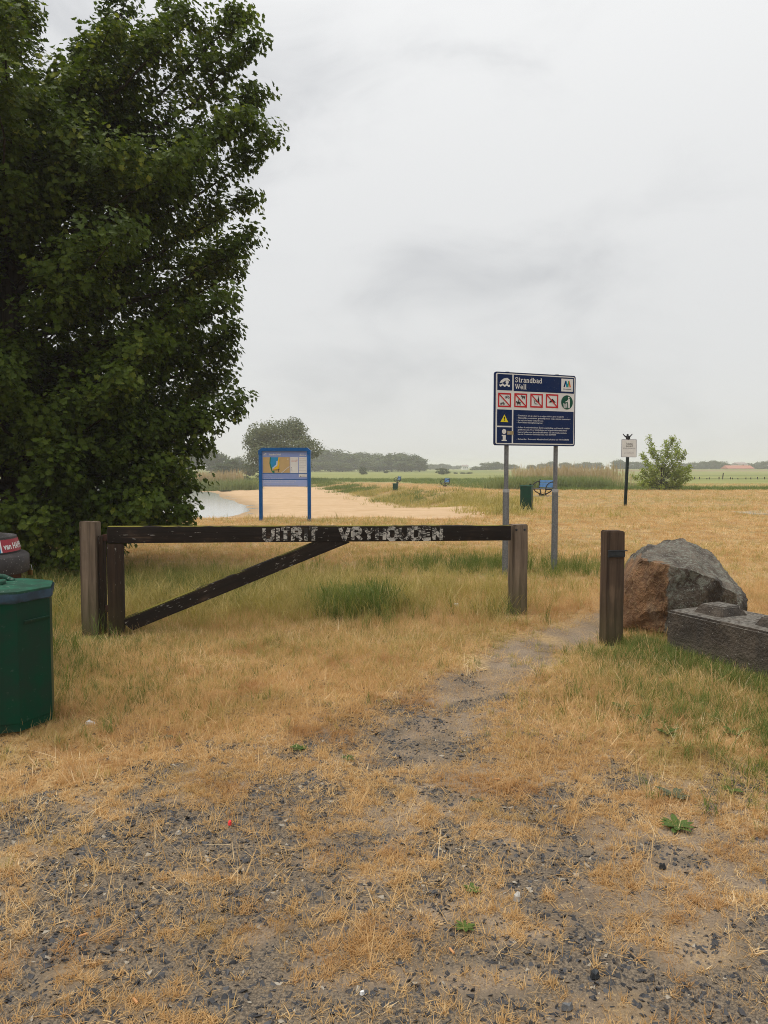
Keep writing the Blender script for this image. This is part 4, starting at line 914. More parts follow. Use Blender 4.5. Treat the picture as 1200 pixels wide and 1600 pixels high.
for u, v, y_, rz, lb in ((852, 775, 42, 27, 'blue backed bench right behind the square green bin'), (697.5, 762.5, 80, 20, 'middle blue backed bench alone above the beach bank'), (623, 759.5, 97, 16, 'farthest blue backed bench near the small sunken bin')):
    q = D(u, v, y_); q.z = float(H(q.x, q.y))
    bench(q, R(rz), lb)
    if y_ < 90:
        pad = MB(); pad.box((q.x - .1, q.y - .1, q.z + .01), (1.5, 1.3, .05)); 
        tag(pad.build('paving_slab', M['concretepad']), 'pale paving pad under the nearest bench' if y_ < 50 else 'pale paving pad under the middle bench', 'paving')

# ------------------------------------------------------------------ boulder and concrete block
def BD(u, v, dep): return D(u, v, dep)
ctrl = [(976, 980, 7.5), (975, 936, 7.55), (992, 905, 7.55), (996, 872, 7.6), (1012, 852, 7.85), (1034, 847, 8.0), (1064, 843, 8.1), (1104, 863, 8.1), (1136, 893, 8.0), (1164, 930, 7.85), (1169, 948, 7.6), (1166, 990, 7.5),
        (1000, 876, 7.38), (1030, 884, 7.12), (1058, 890, 7.06), (1102, 900, 7.05), (1150, 930, 7.15), (1036, 985, 7.12), (1033, 935, 7.10), (1080, 990, 7.12), (1150, 985, 7.25)]
pts = [BD(*c) for c in ctrl]
ctr = Vector((sum(p.x for p in pts) / len(pts), sum(p.y for p in pts) / len(pts), 0)); ctr.y += .2
bm = bmesh.new()
for p in pts: bm.verts.new(p - ctr)
for p in ((-.55, .75, -.1), (.5, .8, -.1), (-.3, .9, .3), (.35, .95, .25), (-.2, .75, .62), (.2, .6, .6)): bm.verts.new(p)
r_ = bmesh.ops.convex_hull(bm, input=bm.verts); bmesh.ops.delete(bm, geom=[v for v in bm.verts if not v.link_faces], context='VERTS')
bmesh.ops.triangulate(bm, faces=bm.faces); bmesh.ops.subdivide_edges(bm, edges=bm.edges, cuts=5, use_grid_fill=True); bmesh.ops.triangulate(bm, faces=bm.faces)
bmesh.ops.smooth_vert(bm, verts=bm.verts, factor=.04, use_axis_x=True, use_axis_y=True, use_axis_z=True); bmesh.ops.subdivide_edges(bm, edges=bm.edges, cuts=1, use_grid_fill=True); bmesh.ops.triangulate(bm, faces=bm.faces)
bm.normal_update()
for v in bm.verts:
    n_ = v.normal; p_ = v.co
    st_ = Vector((p_.x * .8 + p_.z * .6, p_.y, p_.z * .8 - p_.x * .6))             # tilted bedding
    d_ = mnoise.noise(p_ * 2.6) * .018 - max(0, abs(mnoise.noise(p_ * 4.2 + Vector((3, 1, 2)))) - .12) * .05 + mnoise.noise(p_ * 12) * .014 + mnoise.noise(p_ * 30) * .009
    d_ += .03 * round(2.5 * mnoise.noise(Vector((st_.x * 1.5, st_.y * 1.5, st_.z * 9)))) / 2.5
    v.co += n_ * d_
mb = MB(); mb.bm(bm); boulder = mb.build('boulder', M['boulder'], None, 32, ctr); boulder.scale = (1.01, 1.0, 1.04); tag(boulder, 'large lichen covered boulder with an orange broken left face', 'boulder')
fr = []
edge = BD(1034, 935, 7.18) - ctr; top_ = BD(1000, 885, 7.5) - ctr
for v in boulder.data.vertices:
    w_ = ctr + v.co
    sx_ = (w_.x - (BD(1037, 930, 7.2).x)) / .16
    fr.append(max(0.0, min(1.0, .5 - sx_ * .5)) * max(0.0, min(1.0, (BD(1010, 880, 7.4).z + .04 - w_.z + .2 * (w_.x - edge.x - ctr.x)) / .10 + .5)))
a = boulder.data.attributes.new('fresh', 'FLOAT', 'POINT'); a.data.foreach_set('value', fr)

KA = G(1040, 1020); KB = G(1200, 1066); kd = (KB - KA); kd.z = 0; kd.normalize(); krz = math.atan2(kd.y, kd.x)
kh = D(1040, 953, KA.y).z
block = empty('concrete_block', (KA.x, KA.y, 0), krz); tag(block, 'dark weathered stacking concrete block with studs in front of the boulder', 'concrete block')
bm = bmesh.new(); bmesh.ops.create_cube(bm, size=1); bmesh.ops.scale(bm, vec=(1.8, .6, kh + .25), verts=bm.verts); bmesh.ops.translate(bm, vec=(.9, .30, (kh - .25) / 2), verts=bm.verts)
bmesh.ops.bevel(bm, geom=bm.edges[:], offset=.018, segments=2, affect='EDGES'); bmesh.ops.subdivide_edges(bm, edges=[e for e in bm.edges if e.calc_length() > .2], cuts=14, use_grid_fill=True); bm.normal_update()
for v in bm.verts: v.co += v.normal * (mnoise.noise(v.co * 9) * .006 + mnoise.noise(v.co * 30) * .004)
mb = MB(); mb.bm(bm); mb.build('body', M['concrete'], block, 50)
for k in range(3):
    bm = bmesh.new(); cx_ = .3 + .6 * k; lo, hi, hz_ = .155, .11, .075
    v8 = [bm.verts.new((cx_ + sx_ * lo, .3 + sy_ * lo, kh - .01)) for sx_, sy_ in ((-1, -1), (1, -1), (1, 1), (-1, 1))] + [bm.verts.new((cx_ + sx_ * hi, .3 + sy_ * hi, kh + hz_)) for sx_, sy_ in ((-1, -1), (1, -1), (1, 1), (-1, 1))]
    bm.faces.new(v8[4:]); [bm.faces.new([v8[i], v8[(i + 1) % 4], v8[4 + (i + 1) % 4], v8[4 + i]]) for i in range(4)]
    bmesh.ops.recalc_face_normals(bm, faces=bm.faces); bmesh.ops.bevel(bm, geom=bm.edges[:], offset=.012, segments=2, affect='EDGES'); mb = MB(); mb.bm(bm); mb.build('stud', M['concrete'], block, 40)

# ------------------------------------------------------------------ big maple at the left
HALF = [(0, 0), (.20, -.06), (.44, .02), (.30, .22), (.58, .42), (.36, .50), (.34, .74), (.16, .70), (0, 1.0)]
def leaf(vs, fs, rn, base, d, up, s, r):
    d = d.normalized(); side = d.cross(up).normalized() if d.cross(up).length > 1e-4 else Vector((1, 0, 0)); nrm = side.cross(d); c = r.random(); fold = r.uniform(.15, .45)
    o = len(vs)
    for sg in (-1, 1):
        o = len(vs)
        for x_, y_ in HALF:
            vs.append(tuple(base + d * (y_ * s) + side * (sg * x_ * s) + nrm * (abs(x_) * fold * s - .10 * y_ * y_ * s))); rn.append(c)
        f = list(range(o, o + len(HALF))); fs.append(f if sg > 0 else f[::-1])
def twig(seed, n, ls, length, mat):
    r = random.Random(seed); vs = []; fs = []; rn = []
    for k in range(n):
        f = (k + .5) / n; p = Vector((r.gauss(0, .035) , r.gauss(0, .035), f * length)); az = k * 2.4 + r.uniform(-.5, .5); el = r.uniform(-.5, .6)
        d = Vector((math.cos(az) * math.cos(el), math.sin(az) * math.cos(el), math.sin(el))); p = p + d * r.uniform(.01, .06)
        leaf(vs, fs, rn, p, d + Vector((0, 0, .05)), Vector((r.gauss(0, .35), r.gauss(0, .35), 1)), ls * r.uniform(.7, 1.25), r)
    for a_ in range(3):
        pass
    me = mesh_rnd('twig', vs, fs, rn, mat); return me
TWIGS = [proto_obj('twig', twig(100 + i, 15, .072, .30, M['leaf'])) for i in range(6)]
tree = empty('maple_tree', (-5.75, 12.0, 0)); tag(tree, 'huge dark leafy tree filling the left side behind the barrier', 'tree')
def renv(z):
    return float(np.interp(z, [0.1, .5, 1.2, 2.4, 4, 5.5, 6.8, 8.0, 9.0, 9.8], [1.7, 2.2, 2.7, 3.2, 3.45, 3.5, 3.2, 2.6, 1.7, .4]))
rt = random.Random(5)
mb = MB(); mb.tube([(0, 0, -.2), (.03, .02, .4), (.0, .05, 1.5), (-.05, 0, 3), (.05, .03, 5), (0, 0, 7), (.05, 0, 8.6)], [.34, .27, .23, .19, .14, .08, .02], 12); mb.build('trunk', M['bark'], tree, 60)
TP, TD, TS = [], [], []
def bough(tip, z0, thick, rspread=.62, dens=1.0, core=.28):
    root = Vector((0, 0, z0)); tip = Vector(tip); ln = (tip - root).length; midp = root.lerp(tip, .5) + Vector((0, 0, -.10 * ln + .1)); path = []
    for k in range(9):
        f = k / 8; p = root * (1 - f) ** 2 + midp * 2 * f * (1 - f) + tip * f * f; path.append(p + Vector((rt.gauss(0, .03), rt.gauss(0, .03), rt.gauss(0, .03))) * (f > 0))
    b_ = MB(); b_.tube(path, [max(.006, thick * (1 - f / 8.6)) for f in range(9)], 6); b_.build('branch', M['bark'], tree, 60)
    n = int(62 * ln / 3.5 * dens)
    for k in range(n):
        f = core + (1 - core) * rt.random() ** .72; i = min(int(f * 8), 7); g_ = f * 8 - i; p = path[i].lerp(path[i + 1], g_); t_ = (path[i + 1] - path[i]).normalized()
        rr = rspread * (1.0 - .74 * f ** 1.6) * rt.random() ** .5 * (1.25 if f < .7 else 1); az = rt.uniform(0, 6.283)
        off = Vector((math.cos(az), math.sin(az), rt.uniform(-.8, .8))).normalized() * rr
        p2 = p + off
        if p2.z < .12: continue
        TP.append(p2); TD.append((off.normalized() * .8 + t_ * .9 + Vector((0, 0, .75)) + Vector((rt.gauss(0, .3), rt.gauss(0, .3), rt.gauss(0, .3)))).normalized()); TS.append(rt.uniform(.75, 1.2))
# boughs that make the outline against the sky (tip where it is seen)
def tipat(u, v, y_): q_ = D(u, v, y_); return q_ - tree.location
for u, v, y_, z0 in ((420, 228, 11.8, 4.4), (405, 374, 11.6, 3.5), (364, 520, 11.8, 2.6), (380, 630, 11.5, 1.6), (404, 150, 12.3, 5.0), (398, 72, 12.2, 5.4), (378, 28, 12.5, 5.8), (302, 28, 11.6, 6.0), (202, 0, 12, 6.0), (276, 16, 12.6, 5.8), (170, 48, 11.4, 5.6), (120, 92, 12.4, 5.6), (-8, -60, 11.5, 6.5), (38, 0, 11.2, 6.0), (10, -20, 12.5, 6.3), (236, 60, 12, 5.6), (368, 430, 12.2, 3.0), (348, 560, 12.0, 2.4), (311, 700, 11.4, 1.3), (298, 770, 11.3, 0.9), (296, 808, 11.0, 0.7), (382, 320, 12.2, 4.0), (390, 190, 11.2, 4.6), (352, 480, 11.0, 2.8), (355, 600, 12.4, 1.9), (276, 740, 10.8, 1.0), (326, 660, 11.2, 1.4), (206, 820, 10.6, 0.6), (176, 870, 11.2, 0.4), (126, 880, 10.4, 0.4), (236, 790, 10.5, 0.7)):
    bough(tipat(u, v, y_), z0, .06, .46, 1.35, .40)
for k in range(112):
    z_ = rt.uniform(.5, 7.3); az = k * 2.39996 + rt.uniform(-.3, .3); r_e = renv(z_) * rt.uniform(.74, .97); tip = Vector((math.cos(az) * r_e, math.sin(az) * r_e, z_))
    bough(tip, max(.3, z_ - rt.uniform(.5, 1.9) * (r_e / 3.5)), .045, .62, 1.4, .42)
for k in range(74):                                     # inner boughs, all round the trunk
    z_ = rt.uniform(1.6, 7.6); az = k * 2.39996; r_e = renv(z_) * rt.uniform(.28, .66); bough((math.cos(az) * r_e, math.sin(az) * r_e, z_), max(.5, z_ - rt.uniform(.4, 1.2)), .03, .6, 2.0, .40)
pts = np.array([tuple(p) for p in TP]); eul = np.array([tuple((d.to_track_quat('Z', 'Y') @ Euler((0, 0, rt.uniform(0, 6.283))).to_quaternion()).to_euler()) for d in TD])
cr = scatter('crown', pts - 0.0, eul, np.array(TS), rng.integers(0, 6, len(pts)), TWIGS, tree); tag(cr, kind='stuff')
print('TWIGS', len(pts))

# ------------------------------------------------------------------ young tree at the right
STW = [proto_obj('twig', twig(200 + i, 9, .115, .36, M['shrubleaf'])) for i in range(4)]
YD = 56.0; q = D(1033, 770, YD); q.z = float(H(q.x, q.y)); young = empty('young_tree', q); tag(young, 'young bushy tree with loose upright shoots right of the white notice', 'tree')
TP, TD, TS = [], [], []; sp = 0
tree_save = tree; tree = young; rt = random.Random(9)
bs = [(1014, 686), (1022, 704), (1040, 692), (1048, 688), (1060, 694), (1070, 710), (1076, 736), (1062, 708), (1002, 710), (1010, 725), (1030, 715), (1042, 712), (1052, 725), (1005, 738), (1062, 738), (1020, 735), (1040, 735), (1078, 732), (1012, 752), (1050, 752), (1066, 752), (1030, 752), (990, 746), (1040, 757), (1022, 757), (1000, 756), (1012, 760), (1056, 760), (1068, 758), (1076, 748), (1030, 762), (1046, 763), (1004, 746), (1020, 748), (1072, 742)]
mb = MB(); mb.tube([(0, 0, -.1), (.03, .02, .8), (.0, 0, 1.6), (.05, 0, 2.2)], [.07, .05, .04, .015], 8); mb.build('trunk', M['bark'], young, 60)
for u, v in bs:
    tp = D(u, v, YD + rt.uniform(-.8, .8)) - young.location; bough(tp, max(.1, min(tp.z - .5, 1.0) * rt.uniform(.3, .9)), .025, .34, .72, .34)
pts = np.array([tuple(p) for p in TP]); eul = np.array([tuple((d.to_track_quat('Z', 'Y')).to_euler()) for d in TD])
cr = scatter('crown', pts, eul, np.array(TS) * .95, rng.integers(0, 4, len(pts)), STW, young); tag(cr, kind='stuff'); tree = tree_save

# ------------------------------------------------------------------ distant trees
def crown_mesh(name, seed, lobes, n, s, mat, shell=.55, stray=.12):
    r = np.random.default_rng(seed); lb = np.array(lobes, float); vol = lb[:, 3] * lb[:, 4]; pick = r.choice(len(lb), n, p=vol / vol.sum())
    d = r.normal(size=(n, 3)); d /= np.linalg.norm(d, axis=1)[:, None]; rad = (shell + (1 - shell) * r.random(n) ** .5)
    c = lb[pick, :3] + d * rad[:, None] * np.stack([lb[pick, 3], lb[pick, 3], lb[pick, 4]], 1) * (1 + stray * r.normal(size=(n, 1)))
    nr = d + r.normal(size=(n, 3)) * .55; nr /= np.linalg.norm(nr, axis=1)[:, None]
    a = np.cross(nr, r.normal(size=(n, 3))); a /= np.linalg.norm(a, axis=1)[:, None]; bb = np.cross(nr, a)
    sz = s * (.55 + .9 * r.random(n)); a = a * sz[:, None]; bb = bb * sz[:, None] * .6
    V = np.stack([c - a, c - bb * .9, c + a, c + bb], 1).reshape(-1, 3); V[:, 2] = np.maximum(V[:, 2], .02)
    fs = np.arange(4 * n).reshape(n, 4).tolist()
    return mesh_rnd(name, V.tolist(), fs, np.repeat(r.random(n), 4).tolist(), mat)
def tree_at(name, loc, cm, sx, sz, label, cat='tree', group=None, trunk_h=2.0, tr=.25, rz=0.0):
    o = empty(name, loc, rz); tag(o, label, cat, group)
    c = bpy.data.objects.new('crown', cm); COL.objects.link(c); c.parent = o; c.scale = (sx, sx, sz); c['kind'] = 'stuff'
    t_ = bpy.data.objects.new('trunk', TRUNK); COL.objects.link(t_); t_.parent = o; t_.scale = (tr, tr, trunk_h)
    return o
mb = MB(); mb.tube([(0, 0, -.1), (0.1, 0, .35), (0, 0.1, .7), (0, 0, 1)], [1.0, .75, .6, .3], 8); TRUNK = mb.mesh('trunk', M['bark'])
def lobes(seed, n, w, h, z0):
    r = random.Random(seed); out = [(0, 0, z0 + h * .5, w * .40, h * .46)]
    for k in range(n):
        a_ = r.uniform(0, 6.283); f = r.uniform(.2, .8); zz = z0 + h * r.uniform(.18, .86); ww = math.sin(math.pi * min(.95, max(.12, (zz - z0) / h)) * .9 + .2)
        out.append((math.cos(a_) * w * .36 * ww * (.5 + f), math.sin(a_) * w * .36 * ww * (.5 + f), zz, w * r.uniform(.13, .22), h * r.uniform(.09, .16)))
    return out
# big willow
wl = lobes(3, 34, 11.5, 9.6, .2); WC = crown_mesh('crown', 3, wl, 24000, .15, M['willow'], .40, .07)
q = D(434, 757, 116); q.z = float(H(q.x, q.y)) - .1; tree_at('willow_tree', q, WC, 1.0, 1.0, 'big round grey green willow behind the map board', trunk_h=3, tr=.3)
# generic crowns 10 m wide and 12 m high
FC = [crown_mesh('crown', 20 + i, lobes(40 + i, 24, 10, 12, .3), 3600, .42, M['farleaf'], .45) for i in range(6)]
BC_ = [crown_mesh('crown', 30 + i, lobes(60 + i, 12, 4, 3.2, -.2), 1500, .17, M['farleaf'], .4) for i in range(3)]
ZF = -0.45
def ftree(u, vt, y_, w, label, group, k, zb=None, name='distant_tree', cat='tree'):
    q_ = D(u, 735, y_); zb_ = float(H(q_.x, y_)) if zb is None else zb; h_ = D(u, vt, y_).z - zb_; wpx = w / F * y_
    return tree_at(name, (q_.x, y_, zb_ - .1), FC[k % 6], wpx / 10.5, h_ / 12.0, label, cat, group, h_ * .4, .3, k * 1.3)
def fbush(u, vt, vb, y_, w, label, group=None, k=0, name='round_bush'):
    q_ = D(u, vb, y_); zb_ = float(H(q_.x, y_)); h_ = D(u, vt, y_).z - zb_; wpx = w / F * y_
    return tree_at(name, (q_.x, y_, zb_ - .05), BC_[k % 3], wpx / 4.2, h_ / 3.1, label, 'bush', group, h_ * .3, .08, k * 2.1)
ORD = 'first second third fourth fifth sixth seventh eighth ninth tenth eleventh twelfth'.split()
i = 0
for grp, txt, rows in (
    ('trees of the left distant grove', 'hazy tree, %s from the left in the tall back row right of the map board', ((480, 712, 60, 370), (500, 702, 62, 380), (525, 701, 66, 372), (545, 707, 52, 385))),
    ('trees of the left distant grove', 'paler low tree, %s from the left in the front row right of the map board', ((492, 722, 40, 345), (517, 719, 50, 340), (535, 722, 46, 345))),
    ('trees of the right distant grove', 'hazy tree, %s from the left in the back grove above the far benches', ((566, 706, 50, 392), (585, 707, 44, 400), (600, 711, 46, 380), (622, 707, 54, 360), (643, 709, 50, 352), (655, 718, 30, 350))),
    ('trees of the right distant grove', 'lower hazy tree, %s from the left in the front grove above the benches', ((575, 716, 40, 360), (590, 721, 36, 345), (612, 714, 48, 350), (632, 720, 44, 340))),
    ('far trees left of the navy sign', 'small pale far tree, %s from the left in the gap left of the navy sign', ((672, 724, 14, 560), (680, 725, 16, 600), (690, 724, 16, 580), (700, 725, 14, 600), (708, 728, 12, 680), (716, 727, 14, 700))),
    ('far trees behind the sign posts', 'dark far tree, %s from the left in the clump behind the left sign post', ((745, 728, 22, 430), (760, 722, 26, 420), (774, 721, 24, 410), (790, 723, 24, 420), (802, 725, 20, 430))),
    ('far trees behind the reeds', 'pale far tree, %s from the left rising behind the brown reeds', ((830, 726, 18, 480), (848, 723, 20, 480), (862, 720, 22, 480), (884, 722, 22, 470), (902, 723, 20, 470), (918, 721, 22, 480), (935, 722, 20, 480))),
    ('far trees behind the white notice', 'far tree, %s from the left on the horizon behind the white notice', ((966, 717, 26, 440), (982, 720, 22, 440), (998, 721, 26, 450), (1015, 724, 24, 440), (1030, 726, 22, 450))),
    ('far trees on the right horizon', 'far tree, %s from the left between the young tree and the orange roof', ((1066, 723, 24, 470), (1082, 721, 24, 470), (1098, 720, 24, 460), (1113, 719, 24, 460), (1130, 720, 22, 470), (1146, 724, 18, 480))),
    ('far trees on the right horizon', 'far tree, %s rightwards from the orange roof on the horizon', ((1170, 723, 16, 480), (1186, 721, 22, 450), (1200, 719, 26, 440), (1222, 720, 26, 440), (1246, 721, 30, 450))),
    ('trees on the far lake shore', 'hazy tree, %s from the left on the far lake shore left of the willow', ((150, 698, 60, 270), (190, 702, 60, 260), (230, 694, 60, 270), (265, 700, 60, 260), (300, 692, 60, 280), (330, 698, 48, 260), (350, 722, 36, 190), (362, 716, 34, 200), (372, 712, 26, 300), (390, 722, 28, 175)))):
    for k, (u, vt, w, y_) in enumerate(rows):
        ftree(u, vt, y_, w, txt % ORD[k], grp, i); i += 1
fbush(567, 728, 744, 215, 18, 'round dark bush in the green field left of the benches', None, 0)
fbush(692, 730, 744, 215, 26, 'broad dark bush in the green field above the middle bench', None, 1)
fbush(603, 735, 742, 260, 10, 'tiny dark bush in front of the right distant grove', None, 2)
for k, (u, w) in enumerate(((712, 9), (723, 12), (733, 14))): fbush(u, 737.5, 743, 240, w, '%s of three low bushes right of the broad dark bush' % ('smallest', 'middle', 'widest')[k], 'low bushes left of the sign post', int(w))
fbush(412, 738, 756, 100, 30, 'low grey green bush at the foot of the willow left side', None, 1); fbush(352, 764, 776, 84, 24, 'bright green mound of weeds at the water edge', None, 2, 'waterside_bush'); fbush(385, 742, 757, 104, 26, 'low bush between the left reeds and the willow', None, 0)

# houses behind the dike
def house(name, u0, u1, vb, vt, y_, wall_h, roofm, wallm, label, depth=9):
    a_, b2 = D(u0, 733, y_), D(u1, 733, y_); w_ = b2.x - a_.x; zb = -.45; o = empty(name, ((a_.x + b2.x) / 2, y_, zb)); tag(o, label, 'house')
    rid = D(u0, vt, y_).z - zb; m_ = MB(); m_.box((0, 0, wall_h / 2), (w_, depth, wall_h)); m_.build('wall', wallm, o)
    m_ = MB(); x0_, y0_ = w_ / 2 + .3, depth / 2 + .4
    m_.add([(-x0_, -y0_, wall_h), (x0_, -y0_, wall_h), (x0_ * .96, 0, rid), (-x0_ * .96, 0, rid), (-x0_, y0_, wall_h), (x0_, y0_, wall_h)], [[0, 1, 2, 3], [5, 4, 3, 2], [0, 3, 4], [1, 5, 2]]); rf = m_.build('roof', roofm, o)
    m_ = MB(); m_.box((w_ * .25, .6, rid + .1), (.6, .6, .8)); m_.build('chimney', wallm, rf)
    for k in range(3):
        m_ = MB(); m_.box((-w_ * .3 + k * w_ * .3, -depth / 2 - .01, wall_h * .55), (.9, .06, .8)); m_.build('window', M['window'], o)
house('farmhouse', 1132, 1172, 733, 727.2, 430, 1.3, M['rooftile'], M['wallbrick'], 'long farm building with low orange tiled roof on the horizon')
house('gable_house', 1148, 1163, 733, 722.5, 446, 3.6, M['roofgrey'], M['wallwhite'], 'house with steep pale grey roof behind the orange roofed farm')
house('white_house', 722, 731, 733, 726.5, 620, 2.8, M['roofgrey'], M['wallwhite'], 'tiny white house on the horizon left of the navy sign')

# low field fence at the right
fe = empty('field_fence', (D(1120, 745, 130).x, 130, float(H(63, 130)))); tag(fe, 'low dark post fence across the meadow at far right', 'fence')
fr_ = random.Random(4)
for k in range(22):
    x_ = -8 + k * 1.0 + fr_.uniform(-.45, .45); hh_ = fr_.uniform(.22, .45) if k != 9 else 1.1; m_ = MB(); m_.box((x_, fr_.uniform(-.1, .1), hh_ / 2), (.12, .12, hh_), Matrix.Rotation(fr_.gauss(0, .05), 4, 'Y')); m_.build('post', M['stile'], fe)
for z_ in (.2,): m_ = MB(); m_.box((2.5, 0, z_), (21, .02, .03)); m_.build('wire', M['bracket'], fe)

# ------------------------------------------------------------------ loose bits on the ground
def weed(u, v, s, mat, label, n=12, upright=.5):
    q_ = G(u, v); q_.z = float(H(q_.x, q_.y)); r = random.Random(int(u * 7 + v)); vs = []; fs = []; rn = []
    for k in range(n):
        az = k * 2.4 + r.uniform(-.4, .4); ln = s * r.uniform(.6, 1.1); w_ = ln * .17; el = r.uniform(.1, upright); c = r.random(); o_ = len(vs); dx, dy = math.cos(az), math.sin(az)
        for i_, (f, ww) in enumerate(((0, .25), (.3, .8), (.6, 1), (.85, .6), (1, 0))):
            zz = .006 + ln * f * math.sin(el) - .5 * ln * f * f * math.sin(el); px, py = dx * ln * f, dy * ln * f
            vs += [(px - dy * w_ * ww, py + dx * w_ * ww, zz + .12 * w_), (px, py, zz), (px + dy * w_ * ww, py - dx * w_ * ww, zz + .12 * w_)]; rn += [c] * 3
            if i_: b0 = o_ + 3 * (i_ - 1); fs += [[b0, b0 + 1, b0 + 4, b0 + 3], [b0 + 1, b0 + 2, b0 + 5, b0 + 4]]
    o = bpy.data.objects.new('weed', mesh_rnd('weed', vs, fs, rn, mat)); COL.objects.link(o); o.location = q_; tag(o, label, 'weed', 'weeds in the gravel and turf')
weed(737, 1390, 0.040, M['weed'], 'upper of two small green weeds in the centre gravel', 16)
weed(726, 1450, 0.043, M['weed'], 'lower of two small green weeds in the centre gravel', 16)
weed(1056, 1294, 0.079, M['weed'], 'flat green rosette weed in straw at right', 18)
weed(1052, 1243, 0.086, M['greyweed'], 'grey green creeping weed above the flat rosette', 20)
weed(467, 1170, 0.058, M['weed'], 'low green weed left of the black gravel patch', 14)
weed(975, 1108, 0.101, M['weed'], 'upright broad leaf weed below the wooden bollard', 10, 1.1)
weed(1000, 1122, 0.086, M['weed'], 'spreading weed just right of the upright broad leaf weed', 12, .8)
weed(1043, 1148, 0.086, M['weed'], 'thin leafed weed in straw below the concrete block', 9, 1.1)
weed(1150, 1148, 0.094, M['weed'], 'dark leafed weed at far right under the concrete block', 9, 1.0)
weed(545, 1182, 0.050, M['weed'], 'tiny bright weed at the edge of the black gravel patch', 10)
weed(746, 1250, 0.036, M['greyweed'], 'tiny grey green weed in the middle of the gravel track', 10)
weed(205, 1078, 0.072, M['weed'], 'green weed in dry grass between drum and barrier', 10, .9)
weed(1140, 1235, 0.065, M['weed'], 'pale leafed weed near the right picture edge', 8, .8)
def bit(name, u, v, size, mat, label, cat, rz=0.0, thick=.006, shape='flake'):
    q_ = G(u, v); q_.z = float(H(q_.x, q_.y)) + .004; m_ = MB(); r = random.Random(int(u + v))
    if shape == 'butt':
        m_.tube([(-size[0] / 2, 0, .006), (size[0] / 2, 0, .006)], .004, 8)
    else:
        pts_ = [(size[0] / 2 * math.cos(a_) * r.uniform(.7, 1.1), size[1] / 2 * math.sin(a_) * r.uniform(.7, 1.1)) for a_ in [k * 6.283 / 7 for k in range(7)]]
        m_ = slab(pts_, 0, thick, mat); tv = [m_.v[i_] for i_ in range(7)]
        for i_ in range(7): m_.v[i_] = (tv[i_][0] * .75, tv[i_][1] * .75, tv[i_][2] * r.uniform(.7, 1.5))
    o = m_.build(name, mat, None, 0, q_); o.rotation_euler = (0, 0, rz); tag(o, label, cat)
M['scarlet'] = paint('scarlet scrap', (.62, .05, .05), .5, .0); M['butt'] = paint('cigarette paper', (.55, .28, .12), .8, .1, 60); M['palestone'] = paint('pale stone', (.5, .47, .42), .9, .2, 40)
bit('plastic_scrap', 359, 1288, (.022, .030), M['scarlet'], 'bright red scrap lying on the gravel', 'litter', .4, .012)
bit('pebble', 279, 1306, (.030, .018), M['palestone'], 'white pebble left of the red scrap', 'pebble', .2, .012)
bit('pebble', 808, 1406, (.035, .028), M['palestone'], 'pale stone right of the two small green weeds', 'pebble', .6, .02)
bit('paper_scrap', 712, 950, (.09, .06), M['white'], 'white paper scrap in dry grass behind the barrier', 'litter', .3, .03)
bit('paper_scrap', 141, 1132, (.07, .03), M['white'], 'crumpled white paper beside the green drum', 'litter', .3, .02)
bit('paper_scrap', 566, 1556, (.018, .014), M['white'], 'white crumb in the lower middle gravel', 'litter', .3, .01)
bit('cigarette_butt', 706, 1488, (.030, .01), M['butt'], 'orange cigarette butt beside the lower small green weed', 'litter', 2.0, shape='butt')
bit('cigarette_butt', 130, 1473, (.028, .01), M['butt'], 'pale cigarette butt on the dark gravel at left', 'litter', .6, shape='butt')
bit('cigarette_butt', 212, 1574, (.028, .01), M['butt'], 'orange cigarette butt on dark gravel near the bottom edge', 'litter', 2.3, shape='butt')
bit('cigarette_butt', 777, 1218, (.030, .01), M['butt'], 'cigarette butt farthest up the gravel track', 'litter', .1, shape='butt')
bit('fallen_leaf', 263, 1155, (.075, .055), M['greyweed'], 'single grey green fallen leaf in dry grass below the barrier', 'leaf', .3, .015)
bit('stone', 1035, 1358, (.035, .03), M['bracket'], 'dark stone right of the gravel track', 'stone', .3, .013)
bit('stone', 929, 1524, (.04, .032), M['bracket'], 'rounded dark stone near the bottom right', 'stone', .5, .014)
bit('stone', 885, 1572, (.04, .035), M['galv'], 'grey rounded stone at the bottom edge', 'stone', .1, .014)

# ------------------------------------------------------------------ gravel and grass
def chipmesh(seed):
    r = random.Random(seed); bm = bmesh.new()
    for k in range(9): bm.verts.new((r.uniform(-1, 1) * .010, r.uniform(-1, 1) * .0075, r.uniform(-.2, 1) * .0055))
    bmesh.ops.convex_hull(bm, input=bm.verts); bmesh.ops.delete(bm, geom=[v for v in bm.verts if not v.link_faces], context='VERTS')
    m_ = MB(); m_.bm(bm); return proto_obj('chip', m_.mesh('chip', M['chip']))
CH = [chipmesh(i) for i in range(12)]
sets = []
x, y = area_pts(1.7, 6.9, 2800, lambda x, y: gravel_f(x, y) ** 1.1, .5); sets.append((x, y, .6, 1.4, (0, 12)))
x, y = area_pts(1.7, 6.9, 600, lambda x, y: gravel_f(x, y), .5); sets.append((x, y, 1.25, 2.0, (0, 12)))
x, y = area_pts(1.7, 6.9, 620, lambda x, y: np.clip(gravel_b(x, y) * 1.5, 0, 1) * sstep(.30, .6, fbm(x, y, .3, 47)), .5); sets.append((x, y, .5, 1.4, (0, 12)))
x, y = area_pts(1.7, 6.0, 4200, lambda x, y: sstep(6.2, 5, y) * .8, .5); sets.append((x, y, .15, .42, (0, 12)))
scat_ground('gravel', sets, CH, .35, 'dark slate gravel chips strewn over the dry track')

